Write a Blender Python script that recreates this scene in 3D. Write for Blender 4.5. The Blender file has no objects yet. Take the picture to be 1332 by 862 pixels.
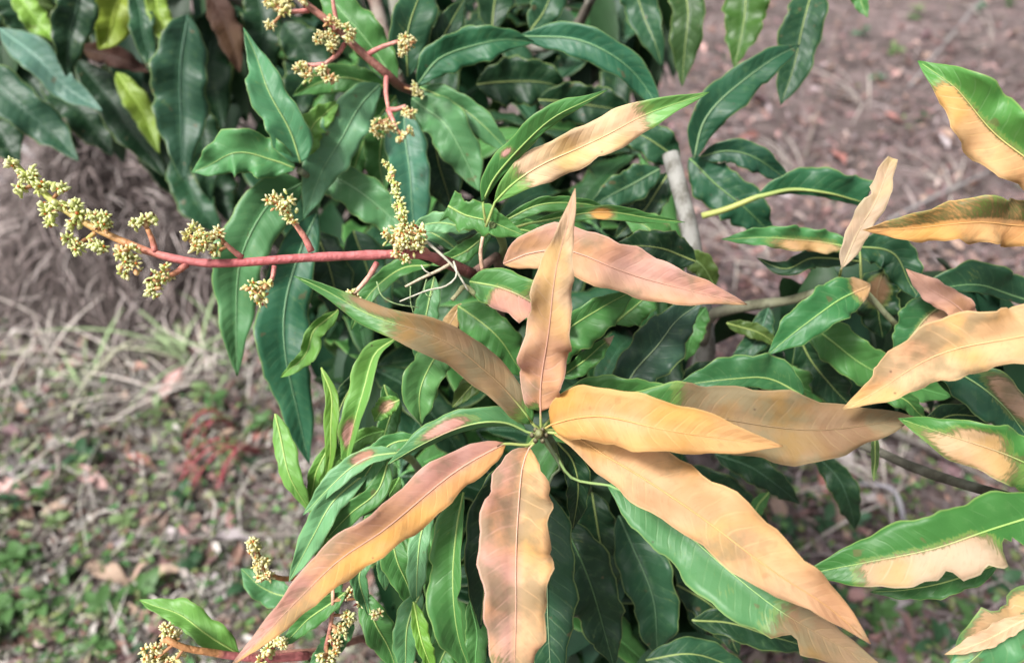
import bpy, math, random
from math import sin, cos, pi, radians, tan, sqrt, exp
from mathutils import Vector, noise, Matrix

random.seed(7)
S = bpy.context.scene
COL = S.collection
# ------------------------------------------------------------------ camera
PITCH = radians(42); CAMZ = 1.45; FPX = 962.0
cd = bpy.data.cameras.new('camera'); cam = bpy.data.objects.new('camera', cd); COL.objects.link(cam)
cam.location = (0, 0, CAMZ); cam.rotation_euler = (pi/2 - PITCH, 0, 0)
cd.sensor_width = 36; cd.lens = FPX/1332*36; cd.clip_start = .02; cd.clip_end = 300
cd.dof.use_dof = True; cd.dof.focus_distance = .50; cd.dof.aperture_fstop = 4.3
S.camera = cam
# ------------------------------------------------------------------ sky + sun (bright overcast)
SUN_EL, SUN_AZ = radians(56), radians(-122)       # azimuth from +Y towards +X
w = bpy.data.worlds.new('World'); S.world = w; w.use_nodes = True
wn = w.node_tree; bg = wn.nodes['Background']
sky = wn.nodes.new('ShaderNodeTexSky'); sky.sky_type = 'NISHITA'; sky.sun_disc = False
sky.sun_elevation = SUN_EL; sky.sun_rotation = SUN_AZ
sky.air_density = 1.0; sky.dust_density = 6.0; sky.ozone_density = 1.0
hs = wn.nodes.new('ShaderNodeHueSaturation'); hs.inputs['Saturation'].default_value = .2
wn.links.new(sky.outputs[0], hs.inputs['Color']); wn.links.new(hs.outputs[0], bg.inputs[0])
bg.inputs[1].default_value = .05
sl = bpy.data.lights.new('sun', 'SUN'); sun = bpy.data.objects.new('sun', sl); COL.objects.link(sun)
sl.energy = 1.5; sl.angle = radians(10); sl.color = (1, .975, .94)
sd = Vector((sin(SUN_AZ)*cos(SUN_EL), cos(SUN_AZ)*cos(SUN_EL), sin(SUN_EL)))
sun.rotation_euler = sd.to_track_quat('Z', 'Y').to_euler()
S.view_settings.view_transform = 'Standard'; S.view_settings.look = 'None'
S.view_settings.exposure = 1.93; S.view_settings.gamma = 1
S.render.engine = 'CYCLES'

# ------------------------------------------------------------------ helpers
CAM = Vector((0, 0, CAMZ)); RT = Vector((1, 0, 0))
UP = Vector((0, sin(PITCH), cos(PITCH))); FW = Vector((0, cos(PITCH), -sin(PITCH)))
def P(x, y, d): return CAM + FW*d + RT*((x-666)/FPX*d) + UP*(-(y-431)/FPX*d)
def proj(p):
    q = p - CAM; d = q.dot(FW)
    return 666 + q.dot(RT)/d*FPX, 431 - q.dot(UP)/d*FPX, d
def hgt(x, y):
    h = .05*noise.noise(Vector((x*.7, y*.7, 3))) + .022*noise.noise(Vector((x*2.6, y*2.6, 8))) + .01*noise.noise(Vector((x*8, y*8, 1)))
    r = sqrt(x*x + y*y); h += .25*max(0, (r-6)/20)*noise.noise(Vector((x*.12, y*.12, 5)))
    return h
def G(x, y, off=0.0):                             # pixel -> point on the ground
    dr = (P(x, y, 1) - CAM); t = -CAMZ/dr.z
    for _ in range(4):
        q = CAM + dr*t; t = (hgt(q.x, q.y) - CAMZ)/dr.z
    q = CAM + dr*t
    return Vector((q.x, q.y, hgt(q.x, q.y) + off))
def catmull(pts, n):
    if len(pts) == 2: return [pts[0].lerp(pts[1], i/(n-1)) for i in range(n)]
    L = [0]
    for a, b in zip(pts, pts[1:]): L.append(L[-1] + (b-a).length)
    ext = [pts[0]*2 - pts[1]] + list(pts) + [pts[-1]*2 - pts[-2]]
    out = []; k = 0
    for i in range(n):
        s = L[-1]*i/(n-1)
        while k < len(pts)-2 and s > L[k+1]: k += 1
        t = (s - L[k])/max(1e-9, L[k+1]-L[k])
        p0, p1, p2, p3 = ext[k:k+4]
        out.append(.5*((2*p1) + (p2-p0)*t + (2*p0-5*p1+4*p2-p3)*t*t + (3*p1-p0-3*p2+p3)*t*t*t))
    return out
def link(name, me, mat, parent=None):
    o = bpy.data.objects.new(name, me); COL.objects.link(o)
    if mat and me and not me.materials: me.materials.append(mat)
    if parent: o.parent = parent
    return o
def tag(o, label=None, cat=None, group=None, kind=None):
    for k, v in (('label', label), ('category', cat), ('group', group), ('kind', kind)):
        if v: o[k] = v
    return o
def empty(name, loc=(0, 0, 0)):
    o = bpy.data.objects.new(name, None); COL.objects.link(o); o.location = loc; o.empty_display_size = .02; return o
def mesh(name, V, F, smooth=True, uv=None, cols=None, floats=None):
    me = bpy.data.meshes.new(name); me.from_pydata([tuple(v) for v in V], [], F)
    if smooth: me.polygons.foreach_set('use_smooth', [True]*len(F))
    if uv:
        l = me.uv_layers.new(name='UVMap')
        for lp in me.loops: l.data[lp.index].uv = uv[lp.vertex_index]
    for k, vals in (cols or {}).items():
        a = me.attributes.new(k, 'FLOAT_COLOR', 'POINT')
        a.data.foreach_set('color', [c for v in vals for c in (v[0], v[1], v[2], 1)])
    for k, vals in (floats or {}).items():
        a = me.attributes.new(k, 'FLOAT', 'POINT'); a.data.foreach_set('value', list(vals))
    me.update(); return me
class Geo:                                        # collects coloured bits into one mesh
    def __init__(s): s.V = []; s.F = []; s.C = []
    def tube(s, pts, rads, col, n=6, cap=True):
        b = len(s.V); m = len(pts); ref = Vector((.31, .17, .93))
        cols = col if isinstance(col, list) else [col]*m
        for i, p in enumerate(pts):
            t = (pts[min(i+1, m-1)] - pts[max(i-1, 0)])
            t = t.normalized() if t.length > 1e-9 else Vector((0, 0, 1))
            a = t.cross(ref)
            if a.length < .05: a = t.cross(Vector((1, 0, 0)))
            a.normalize(); c = t.cross(a)
            for k in range(n):
                an = 2*pi*k/n
                s.V.append(p + (a*cos(an) + c*sin(an))*rads[i]); s.C.append(cols[i])
        for i in range(m-1):
            for k in range(n):
                q = b+i*n; s.F.append((q+k, q+(k+1) % n, q+n+(k+1) % n, q+n+k))
        if cap:
            s.F.append(tuple(b+k for k in reversed(range(n)))); s.F.append(tuple(b+(m-1)*n+k for k in range(n)))
    def blob(s, c, ax, r, l, col, col2=None):      # small bud: ellipsoid along ax
        b = len(s.V); ax = ax.normalized(); a = ax.cross(Vector((.3, .8, .52)))
        a = a.normalized() if a.length > .05 else Vector((1, 0, 0)); e = ax.cross(a)
        rings = ((-.8, .55), (-.15, 1.0), (.5, .82)); n = 6
        s.V.append(c - ax*l); s.C.append(col)
        for z, rr in rings:
            for k in range(n):
                an = 2*pi*k/n + z
                s.V.append(c + ax*l*z + (a*cos(an) + e*sin(an))*r*rr); s.C.append(col if z < .3 else (col2 or col))
        s.V.append(c + ax*l); s.C.append(col2 or col)
        for k in range(n):
            k2 = (k+1) % n
            s.F.append((b, b+1+k2, b+1+k))
            for j in range(2): s.F.append((b+1+j*n+k, b+1+j*n+k2, b+1+(j+1)*n+k2, b+1+(j+1)*n+k))
            s.F.append((b+1+2*n+k, b+1+2*n+k2, b+1+3*n))
    def strip(s, pts, wid, nrm, col, wprof=None):  # a flat blade with a slight V
        b = len(s.V); m = len(pts)
        for i, p in enumerate(pts):
            t = pts[min(i+1, m-1)] - pts[max(i-1, 0)]
            sd_ = t.cross(nrm)
            sd_ = sd_.normalized() if sd_.length > 1e-9 else Vector((1, 0, 0))
            ww = wid*(wprof[i] if wprof else (1 - (i/(m-1))**2*.9))
            s.V += [p - sd_*ww, p - nrm*ww*.35, p + sd_*ww]; s.C += [col]*3
        for i in range(m-1):
            q = b+3*i; s.F += [(q, q+1, q+4, q+3), (q+1, q+2, q+5, q+4)]
    def build(s, name, smooth=True): return mesh(name, s.V, s.F, smooth, cols={'col': s.C})

# ------------------------------------------------------------------ materials
class NT:
    def __init__(s, name):
        s.m = bpy.data.materials.new(name); s.m.use_nodes = True; s.t = s.m.node_tree
        s.b = s.t.nodes['Principled BSDF']; s.out = s.t.nodes['Material Output']
    def n(s, t, **kw):
        o = s.t.nodes.new(t)
        for k, v in kw.items(): setattr(o, k, v)
        return o
    def set(s, sock, v):
        if hasattr(v, 'is_output') or isinstance(v, bpy.types.NodeSocket): s.t.links.new(v, sock)
        else: sock.default_value = v
    def math(s, op, a, b=0.0, c=0.0, clamp=False):
        o = s.n('ShaderNodeMath', operation=op, use_clamp=clamp)
        for i, v in enumerate((a, b, c)): s.set(o.inputs[i], v)
        return o.outputs[0]
    def ramp(s, v, a, b):                         # smoothstep a..b
        o = s.n('ShaderNodeMapRange', interpolation_type='SMOOTHSTEP')
        s.set(o.inputs[0], v); o.inputs[1].default_value = a; o.inputs[2].default_value = b
        return o.outputs[0]
    def mix(s, f, a, b, mode='MIX'):
        o = s.n('ShaderNodeMix', data_type='RGBA', blend_type=mode)
        s.set(o.inputs[0], f); s.set(o.inputs[6], a); s.set(o.inputs[7], b)
        return o.outputs[2]
    def attr(s, name, col=False):
        o = s.n('ShaderNodeAttribute', attribute_name=name); return o.outputs[0 if col else 2]
    def noise(s, scale, detail=3, vec=None, rough=.55):
        o = s.n('ShaderNodeTexNoise'); o.inputs['Scale'].default_value = scale; o.inputs['Detail'].default_value = detail
        o.inputs['Roughness'].default_value = rough
        if vec is not None: s.t.links.new(vec, o.inputs['Vector'])
        return o.outputs[0]
    def bump(s, h, strength, dist):
        o = s.n('ShaderNodeBump'); o.inputs['Strength'].default_value = strength; o.inputs['Distance'].default_value = dist
        s.set(o.inputs['Height'], h); s.t.links.new(o.outputs[0], s.b.inputs['Normal']); return o.outputs[0]

def leaf_material():
    k = NT('mango_leaf')
    uv = k.n('ShaderNodeUVMap').outputs[0]
    sp = k.n('ShaderNodeSeparateXYZ'); k.t.links.new(uv, sp.inputs[0]); u, v = sp.outputs[0], sp.outputs[1]
    av = k.math('ABSOLUTE', k.math('MULTIPLY_ADD', v, 2.0, -1.0))
    obj = k.n('ShaderNodeTexCoord').outputs['Object']
    nv = k.attr('veins')
    wob = k.math('MULTIPLY_ADD', k.noise(55, 1, obj), .5, -.25)
    ph = k.math('ADD', k.math('SUBTRACT', k.math('MULTIPLY', u, nv), k.math('MULTIPLY', k.math('POWER', av, 1.3), 1.35)), wob)
    side = k.math('MULTIPLY', k.math('GREATER_THAN', v, .5), .43)
    fr = k.math('FRACT', k.math('ADD', ph, side))
    vd = k.math('ABSOLUTE', k.math('SUBTRACT', fr, .5))
    vein = k.math('SUBTRACT', 1.0, k.ramp(vd, .015, .10))
    vein = k.math('MULTIPLY', k.math('MULTIPLY', vein, k.math('SUBTRACT', 1.0, k.ramp(av, .55, .97))), k.ramp(k.noise(30, 2, obj), .3, .62))
    # scorch mask broken up by noise
    n1 = k.noise(38, 4, obj); n2 = k.noise(150, 3, obj); n3 = k.noise(17, 2, obj)
    sc = k.math('ADD', k.attr('scorch'), k.math('MULTIPLY_ADD', n1, .62, -.31))
    sc = k.math('ADD', sc, k.math('MULTIPLY_ADD', n2, .16, -.08))
    strk = k.n('ShaderNodeCombineXYZ'); k.t.links.new(k.math('MULTIPLY', ph, 2.3), strk.inputs[0]); k.t.links.new(k.math('MULTIPLY', av, 1.6), strk.inputs[1])
    st = k.noise(2.4, 3, strk.outputs[0])
    sc = k.math('ADD', sc, k.math('MULTIPLY_ADD', st, .7, -.35))
    scm = k.ramp(sc, .36, .66)
    g = k.attr('gcol', True); s_ = k.attr('scol', True)
    g2 = k.mix(k.math('MULTIPLY', k.ramp(n3, .3, .75), .38), g, k.mix(1.0, g, (.55, .74, .75, 1), 'MULTIPLY'))
    g2 = k.mix(k.math('MULTIPLY', k.ramp(n2, .5, .8), .16), g2, (.16, .30, .10, 1))
    und = k.attr('under')
    g2 = k.mix(k.math('MULTIPLY', und, .5), g2, (.15, .27, .085, 1))
    g3 = k.mix(k.math('MULTIPLY', vein, k.math('MULTIPLY', k.attr('vein_strength'), .85)), g2, k.mix(.5, (.26, .40, .19, 1), g2))
    # dead tissue: pink to tan to grey brown clouds, faint streaks along the side veins
    mul = lambda t: k.mix(1.0, s_, (t[0], t[1], t[2], 1), 'MULTIPLY')
    warm = k.mix(k.ramp(n3, .38, .62), mul((1.06, 1.10, .88)), mul((.97, .95, 1.10)))
    warm = k.mix(k.math('MULTIPLY', k.ramp(k.math('ADD', av, k.math('MULTIPLY_ADD', n1, 1.5, -.75)), .62, 1.15), .55), warm, mul((.66, .68, .68)))
    warm = k.mix(k.math('MULTIPLY', k.ramp(k.noise(24, 3, obj), .42, .64), .6), warm, mul((1.16, 1.34, 1.7)))
    greyf = k.math('MULTIPLY', k.ramp(k.math('ADD', n1, k.math('MULTIPLY', k.attr('grey'), .5)), .56, .74), .7)
    warm = k.mix(greyf, warm, k.mix(.4, (.20, .19, .11, 1), k.mix(.5, s_, (.16, .15, .10, 1))))
    warm = k.mix(k.math('MULTIPLY', k.ramp(st, .52, .75), .28), warm, k.mix(1.0, warm, (.66, .60, .55, 1), 'MULTIPLY'))
    warm = k.mix(k.math('MULTIPLY', vein, k.math('MULTIPLY', k.attr('vein_strength'), 1.7)), warm, mul((1.2, 1.35, 1.5)))
    edge_b = k.math('MULTIPLY', k.math('MULTIPLY', k.ramp(sc, .33, .47), k.math('SUBTRACT', 1.0, k.ramp(sc, .52, .72))), .55)
    c = k.mix(scm, g3, warm)
    c = k.mix(edge_b, c, (.17, .135, .055, 1))
    halo = k.math('MULTIPLY', k.math('MULTIPLY', k.ramp(sc, .12, .30), k.math('SUBTRACT', 1.0, k.ramp(sc, .33, .45))), .35)
    c = k.mix(halo, c, (.30, .33, .08, 1))
    les = k.ramp(k.noise(62, 2, obj), .69, .74); c = k.mix(k.math('MULTIPLY', les, k.math('MULTIPLY_ADD', scm, -.3, .5)), c, (.16, .10, .05, 1))
    # small specks and insect dots
    vo = k.n('ShaderNodeTexVoronoi'); vo.inputs['Scale'].default_value = 95; k.t.links.new(obj, vo.inputs['Vector'])
    dot = k.math('MULTIPLY', k.math('SUBTRACT', 1.0, k.ramp(vo.outputs['Distance'], .05, .12)), k.ramp(k.noise(21, 1, obj), .60, .66))
    c = k.mix(k.math('MULTIPLY', dot, .6), c, (.07, .04, .03, 1))
    # pale leaf margin
    c = k.mix(k.math('MULTIPLY', k.ramp(av, .93, .98), k.math('MULTIPLY_ADD', scm, .35, .35)), c, k.mix(scm, (.40, .52, .16, 1), mul((1.25, 1.5, 1.7))))
    k.t.links.new(c, k.b.inputs['Base Color'])
    rg = k.math('ADD', k.math('MULTIPLY_ADD', scm, .2, .46), k.math('MULTIPLY_ADD', n2, .2, -.1))
    k.t.links.new(rg, k.b.inputs['Roughness'])
    k.t.links.new(k.math('MULTIPLY_ADD', scm, -.22, .36), k.b.inputs['Specular IOR Level'])
    quilt = k.math('MULTIPLY', k.math('SUBTRACT', .25, k.math('MULTIPLY', vd, vd)), k.math('SUBTRACT', 1.0, k.ramp(av, .6, 1.0)))
    h = k.math('ADD', k.math('ADD', k.math('MULTIPLY', vein, -.25), k.math('MULTIPLY', quilt, -1.3)), k.math('ADD', k.math('MULTIPLY', n2, .35), k.math('MULTIPLY', n1, .8)))
    bn = k.bump(h, .45, .0013)
    tr = k.n('ShaderNodeBsdfTranslucent'); k.t.links.new(k.mix(1.0, c, (1.0, 1.0, .55, 1), 'MULTIPLY'), tr.inputs[0]); k.t.links.new(bn, tr.inputs['Normal'])
    ms = k.n('ShaderNodeMixShader'); ms.inputs[0].default_value = .27
    k.t.links.new(k.b.outputs[0], ms.inputs[1]); k.t.links.new(tr.outputs[0], ms.inputs[2]); k.t.links.new(ms.outputs[0], k.out.inputs[0])
    return k.m
def col_material(name, rough=.6, vary=.35, scale=60, bump=.4, trans=0.0, spec=.3):
    k = NT(name); c = k.attr('col', True); obj = k.n('ShaderNodeTexCoord').outputs['Object']
    n1 = k.noise(scale, 4, obj)
    c2 = k.mix(k.math('MULTIPLY', k.ramp(n1, .3, .75), vary), c, k.mix(1.0, c, (.5, .48, .45, 1), 'MULTIPLY'))
    k.t.links.new(c2, k.b.inputs['Base Color']); k.b.inputs['Roughness'].default_value = rough
    k.b.inputs['Specular IOR Level'].default_value = spec
    k.bump(n1, bump, .002)
    if trans:
        tr = k.n('ShaderNodeBsdfTranslucent'); k.t.links.new(c2, tr.inputs[0])
        ms = k.n('ShaderNodeMixShader'); ms.inputs[0].default_value = trans
        k.t.links.new(k.b.outputs[0], ms.inputs[1]); k.t.links.new(tr.outputs[0], ms.inputs[2]); k.t.links.new(ms.outputs[0], k.out.inputs[0])
    return k.m
def ground_material():
    k = NT('dry_soil'); geo = k.n('ShaderNodeNewGeometry').outputs['Position']
    n1 = k.noise(3.2, 5, geo, .65); n2 = k.noise(26, 5, geo, .7); n3 = k.noise(140, 3, geo)
    c = k.mix(k.ramp(n1, .35, .68), (.09, .068, .063, 1), (.22, .165, .16, 1))
    c = k.mix(k.math('MULTIPLY', k.ramp(n2, .45, .7), .7), c, (.04, .03, .026, 1))
    c = k.mix(k.math('MULTIPLY', k.ramp(n3, .5, .8), .5), c, (.28, .21, .19, 1))
    n4 = k.noise(9, 4, geo, .6); c = k.mix(k.math('MULTIPLY', k.ramp(n4, .5, .66), .55), c, (.28, .19, .185, 1)); c = k.mix(k.math('MULTIPLY', k.ramp(k.noise(14, 3, geo), .56, .68), .6), c, (.05, .035, .035, 1))  # mauve blotches; dark patches paint dark soil and shadow gaps between litter
    k.t.links.new(c, k.b.inputs['Base Color']); k.b.inputs['Roughness'].default_value = .95
    k.bump(k.math('ADD', n2, k.math('MULTIPLY', n3, .4)), .9, .03)
    return k.m
def bark_material():
    k = NT('grey_bark'); c = k.attr('col', True); obj = k.n('ShaderNodeTexCoord').outputs['Object']
    mp = k.n('ShaderNodeMapping'); mp.inputs['Scale'].default_value = (60, 60, 22); k.t.links.new(obj, mp.inputs[0])
    n1 = k.noise(1, 5, mp.outputs[0], .65); n2 = k.noise(22, 3, obj)
    c2 = k.mix(k.ramp(n1, .42, .66), c, k.mix(1.0, c, (.42, .40, .36, 1), 'MULTIPLY'))
    c2 = k.mix(k.math('MULTIPLY', k.ramp(n2, .5, .7), .35), c2, (.42, .44, .38, 1))
    k.t.links.new(c2, k.b.inputs['Base Color']); k.b.inputs['Roughness'].default_value = .85
    k.bump(n1, .7, .004); return k.m
M_LEAF = leaf_material(); M_RIB = col_material('leaf_midrib', .45, .2, 80, .2, .1)
M_STALK = col_material('flower_stalk', .5, .6, 220, .8, .05, .35)
M_FLOWER = col_material('flower_bud', .6, .2, 300, .3, .35)
M_BARK = bark_material(); M_GROUND = ground_material()
M_STRAW = col_material('dry_straw', .8, .4, 40, .3, .1); M_DEAD = col_material('dead_leaf', .7, .55, 45, .6, .1)
M_WEED = col_material('weed_leaf', .5, .35, 70, .3, .25)

# ------------------------------------------------------------------ ground
def ground():
    n = 190; V = []; F = []
    def mp(i):
        t = i/n*2 - 1; return (abs(t)**3.2*80 + abs(t)*3.2)*(1 if t > 0 else -1)
    for j in range(n+1):
        for i in range(n+1):
            x = mp(i); y = mp(j) + 2.6
            V.append((x, y, hgt(x, y)))
    for j in range(n):
        for i in range(n):
            a = j*(n+1)+i; F.append((a, a+1, a+n+2, a+n+1))
    tag(link('ground', mesh('ground', V, F), M_GROUND), 'dry brown ground strewn with straw and leaf litter', None, None, 'structure')
ground()

# ------------------------------------------------------------------ the mango tree
TREE = empty('mango_tree', G(603, 600))
tag(TREE, 'young mango tree with glossy green and scorched orange leaves and flower sprays', 'tree')
TP = TREE.location.copy()
def tchild(name, me, mat, parent=None):
    """meshes are written in world coordinates; shift under the tree's base"""
    o = link(name, me, mat, parent or TREE)
    return o
PROF = [(0, .06), (.03, .25), (.08, .50), (.16, .77), (.28, .95), (.42, 1), (.54, .985), (.66, .88), (.76, .70), (.85, .47), (.92, .27), (.965, .13), (1, .015)]
def prof(u, peak=.47):
    # shift the widest point
    u = min(1, max(0, u)); g = math.log(.47)/math.log(peak); u = u**g
    for (a, x), (b, y) in zip(PROF, PROF[1:]):
        if u <= b:
            t = (u-a)/(b-a); return x + (y-x)*t
    return PROF[-1][1]
D = (.013, .048, .018); DT = (.025, .086, .038); MG = (.070, .205, .050); T = (.092, .240, .090); B = (.15, .33, .065); Y = (.22, .32, .04); OL = (.075, .125, .025); PT = (.16, .35, .155)  # D is darkened to put deep crown shade into the leaf colour
ORG = (.80, .44, .155); TAN = (.76, .50, .27); PNK = (.76, .42, .29); PCH = (.80, .47, .22); BRN = (.36, .23, .11); PALE = (.72, .54, .32)
LEAVES = []
def leaf_core(mid, sides, nrms, wl, wr, gcol, scol, scorch, aL=14, aR=14, cup=-.12, wave=.12, wf=3.0, peak=.47, p0=0.0, p1=1.0, scol2=None, sm=None,
              bites=(), under=False, grey=0.0, vs=.22, pet=None, rib=(.42, .50, .16), ribr=.0008, label=None, M=9, name='leaf', seed=0):
    """mid: points along the midrib; sides/nrms: frame per point; wl/wr: half-widths in metres per point (max scaled by profile)"""
    rnd = random.Random(seed*13+5); n = len(mid); scol = tuple(c*f for c, f in zip(scol, (.67, .635, .63))); sc2 = tuple(c*f for c, f in zip(scol2, (.67, .635, .63))) if scol2 else scol; SCL = []; sm = sm or (lambda u, v: .5 + 2.2*v)
    ph = rnd.random()*6.28, rnd.random()*6.28, rnd.random()*6.28, rnd.random()*6.28
    sl_ = rnd.uniform(.8, 1.25), rnd.uniform(.8, 1.25); wfm = rnd.uniform(.75, 1.3); wave = wave*2.1; dihed = rnd.uniform(2, 12); aL, aR = [tuple(q_ + dihed for q_ in z_) if isinstance(z_, tuple) else z_ + dihed for z_ in (aL, aR)]; lo = rnd.uniform(-.12, .12), rnd.uniform(-.12, .12)
    tears = [(rnd.choice((-1, 1)), rnd.uniform(.15, .9), rnd.uniform(.012, .03), rnd.uniform(.06, .2)) for _ in range(0 if scorch is ALL or seed < 12 else rnd.choice((0, 0, 0, 1, 1, 2)))]
    L = sum((b-a).length for a, b in zip(mid, mid[1:])); th = .00022
    top = []; bot = []; UV = []; SC = []
    for i in range(n):
        u = i/(n-1); pu = p0 + (p1-p0)*u; pr = prof(pu, peak)
        aLv = aL if not isinstance(aL, tuple) else aL[0] + (aL[1]-aL[0])*u
        aRv = aR if not isinstance(aR, tuple) else aR[0] + (aR[1]-aR[0])*u
        for j in range(M):
            v = (j/(M-1)*2 - 1); a = abs(v); right = v > 0
            W = (wr[i] if right else wl[i])*pr; ang = aRv if right else aLv
            f = wf*wfm*(sl_[1] if right else sl_[0]); q = ph[1] if right else ph[0]; q2 = ph[3] if right else ph[2]
            inpl = 1 + a*(.07*sin(6.28*f*.83*u + q2) + .055*sin(6.28*f*1.9*u + q) + .014*sin(6.28*f*4.7*u + q2))
            for (sd_, uc, hw, dp) in tears + list(bites):
                if (sd_ > 0) == right and abs(u-uc) < hw and a > 0:
                    jag = .12*sin(u*210) + .08*sin(u*97+1)
                    inpl = min(inpl, max(.04, 1 - dp*(1-((u-uc)/hw)**2)**.5*(1+jag)))
            x = W*a*inpl
            z = x*tan(radians(ang)) + cup*W*a*a*inpl + wave*W*(a**1.7)*sin(6.28*f*u + q)*min(1, u*5)
            z += .04*W*a*sin(6.28*f*2.3*u + q2) + W*v*(lo[0]*sin(5*u+ph[0]) + lo[1]*sin(9*u+ph[2]))
            z -= 0.05*W*exp(-(a/.12)**2) if a < .3 else 0          # groove along the midrib
            p = mid[i] + sides[i]*(x if right else -x) + nrms[i]*z
            top.append(p + nrms[i]*th); bot.append(p - nrms[i]*th)
            UV.append((u, v*.5+.5)); SC.append(scorch(u, v) if scorch else 0.0); m_ = min(1, max(0, sm(u, v) + .25*sin(7*u+ph[1]))); SCL.append(tuple(a_+(b_-a_)*m_ for a_, b_ in zip(scol, sc2)))  # scol to scol2: tissue tint, partly painted light between the halves
    V = top + bot; N = n*M; F = []
    for i in range(n-1):
        for j in range(M-1):
            a = i*M+j
            F.append((a, a+1, a+M+1, a+M)); F.append((N+a, N+a+M, N+a+M+1, N+a+1))
    for i in range(n-1):
        a = i*M; F.append((a, a+M, N+a+M, N+a)); b = i*M+M-1; F.append((b, N+b, N+b+M, b+M))
    for j in range(M-1):
        F.append((j, N+j, N+j+1, j+1)); b = (n-1)*M+j; F.append((b, b+1, N+b+1, N+b))
    UNT = [1.0 if under else 0.0]*N + [0.0 if under else 1.0]*N
    V = [p - TP for p in V]
    me = mesh(name, V, F, True, UV+UV, {'gcol': [gcol]*(2*N), 'scol': SCL+SCL},
              {'scorch': SC+SC, 'under': UNT, 'grey': [grey]*(2*N), 'veins': [max(9, L/.0105)]*(2*N), 'vein_strength': [vs]*(2*N)})
    o = tchild(name, me, M_LEAF)
    # midrib and petiole: one tapering tube, a little proud of the blade
    g = Geo(); pts = []; rad = []; cl = []
    pp = list(pet or [])
    if pp:
        cv = catmull(pp + [mid[0], mid[2]], 3*len(pp)+3)[:-1]
        while cv and (cv[-1]-mid[0]).length < .004: cv.pop()
        for i, p in enumerate(cv): pts.append(p); rad.append(ribr*1.45 - ribr*.25*i/max(1, len(cv))); cl.append(tuple(x*.8 for x in rib))
    scm = scorch or (lambda u, v: 0)
    for i in range(0, n, 2):
        u = i/(n-1); pts.append(mid[i] + nrms[i]*(ribr*.25)); rad.append(max(.0002, ribr*(1.12 - 1.0*u)*(1 - .3*min(1, max(0, scm(u, 0))))))
        s_ = min(1, max(0, (scm(u, 0)-.3)*2.5)); cl.append(tuple((r*.62+g_*.6)*(1-s_) + (q*.55+p_*.45)*s_ for r, q, g_, p_ in zip(rib, tuple(min(1, c*f) for c, f in zip(scol, (1.35, 1.6, 1.75))), gcol, scol)))
    g.tube([p - TP for p in pts], rad, cl, 6)
    tchild('midrib', g.build('midrib'), M_RIB, o)
    if label: o['label'] = label
    LEAVES.append((o, L))
    return o
CNT = [0]
def leaf(pts, w, gcol=MG, scol=TAN, s=None, roll=0, n=42, pet=None, res=None, **kw):
    """pts: midrib base->tip as (px, py, depth); w: projected half-width in px (one number or (left, right) seen base->tip)"""
    CNT[0] += 1
    mid = catmull([P(*p) for p in pts], n)
    rw = random.Random(CNT[0]); wb = [rw.uniform(-1, 1) for _ in range(4)]; L0 = (mid[-1]-mid[0]).length
    for i in range(n):
        u = i/(n-1); e = sin(pi*u)
        mid[i] = mid[i] + (RT*wb[0] + UP*wb[1])*L0*.012*e*sin(9*u + 3*wb[2]) - FW*L0*(.03*e*sin(7.5*u + 4*wb[3]) - .05*max(0, u-.8)*wb[2]*5)
    if isinstance(w, (int, float)): w = (w, w)
    sides = []; nrms = []; wl = []; wr = []
    for i, p in enumerate(mid):
        t = (mid[min(i+1, n-1)] - mid[max(i-1, 0)]).normalized(); ray = (p-CAM).normalized()
        sd_ = ray.cross(t)
        sd_ = sd_.normalized() if sd_.length > 1e-5 else RT.copy()
        nm = t.cross(sd_).normalized()
        if nm.dot(ray) > 0: nm = -nm
        d = (p-CAM).dot(FW)
        sides.append(sd_); nrms.append(nm); wl.append(w[0]*d/FPX); wr.append(w[1]*d/FPX)
    # smooth frames
    for _ in range(3):
        nrms = [(nrms[max(i-1, 0)] + nrms[i] + nrms[min(i+1, n-1)]).normalized() for i in range(n)]
    # make sure 'right' is image right of travel
    sgn = 1
    a = Vector(proj(mid[n//2])[:2]); b = Vector(proj(mid[n//2+2])[:2]); c = Vector(proj(mid[n//2] + sides[n//2]*.005)[:2])
    tr = b-a; rt = Vector((-tr.y, tr.x))
    if rt.dot(c-a) < 0: sides = [-x for x in sides]
    if pet: pet = [P(*p) for p in pet]
    return leaf_core(mid, sides, nrms, wl, wr, gcol, scol, s, pet=pet, seed=CNT[0], **kw)

# handy scorch maps (u along the blade 0..1, v<0 left half, v>0 right half)
ALL = lambda u, v: 1.0
def band(a, b, f=.08): return lambda u, v: min(1, max(0, (u-a)/f+.5))*min(1, max(0, (b-u)/f+.5))
def patch(uc, vc, ru, rv): return lambda u, v: max(0, 1.25 - sqrt(((u-uc)/ru)**2 + ((v-vc)/rv)**2)*.75)
def both(f, g): return lambda u, v: max(f(u, v), g(u, v))
def half(sgn, a, b, f=.08): 
    q = band(a, b, f); return lambda u, v: q(u, v)*min(1, max(0, v*sgn*6+.5))

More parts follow.
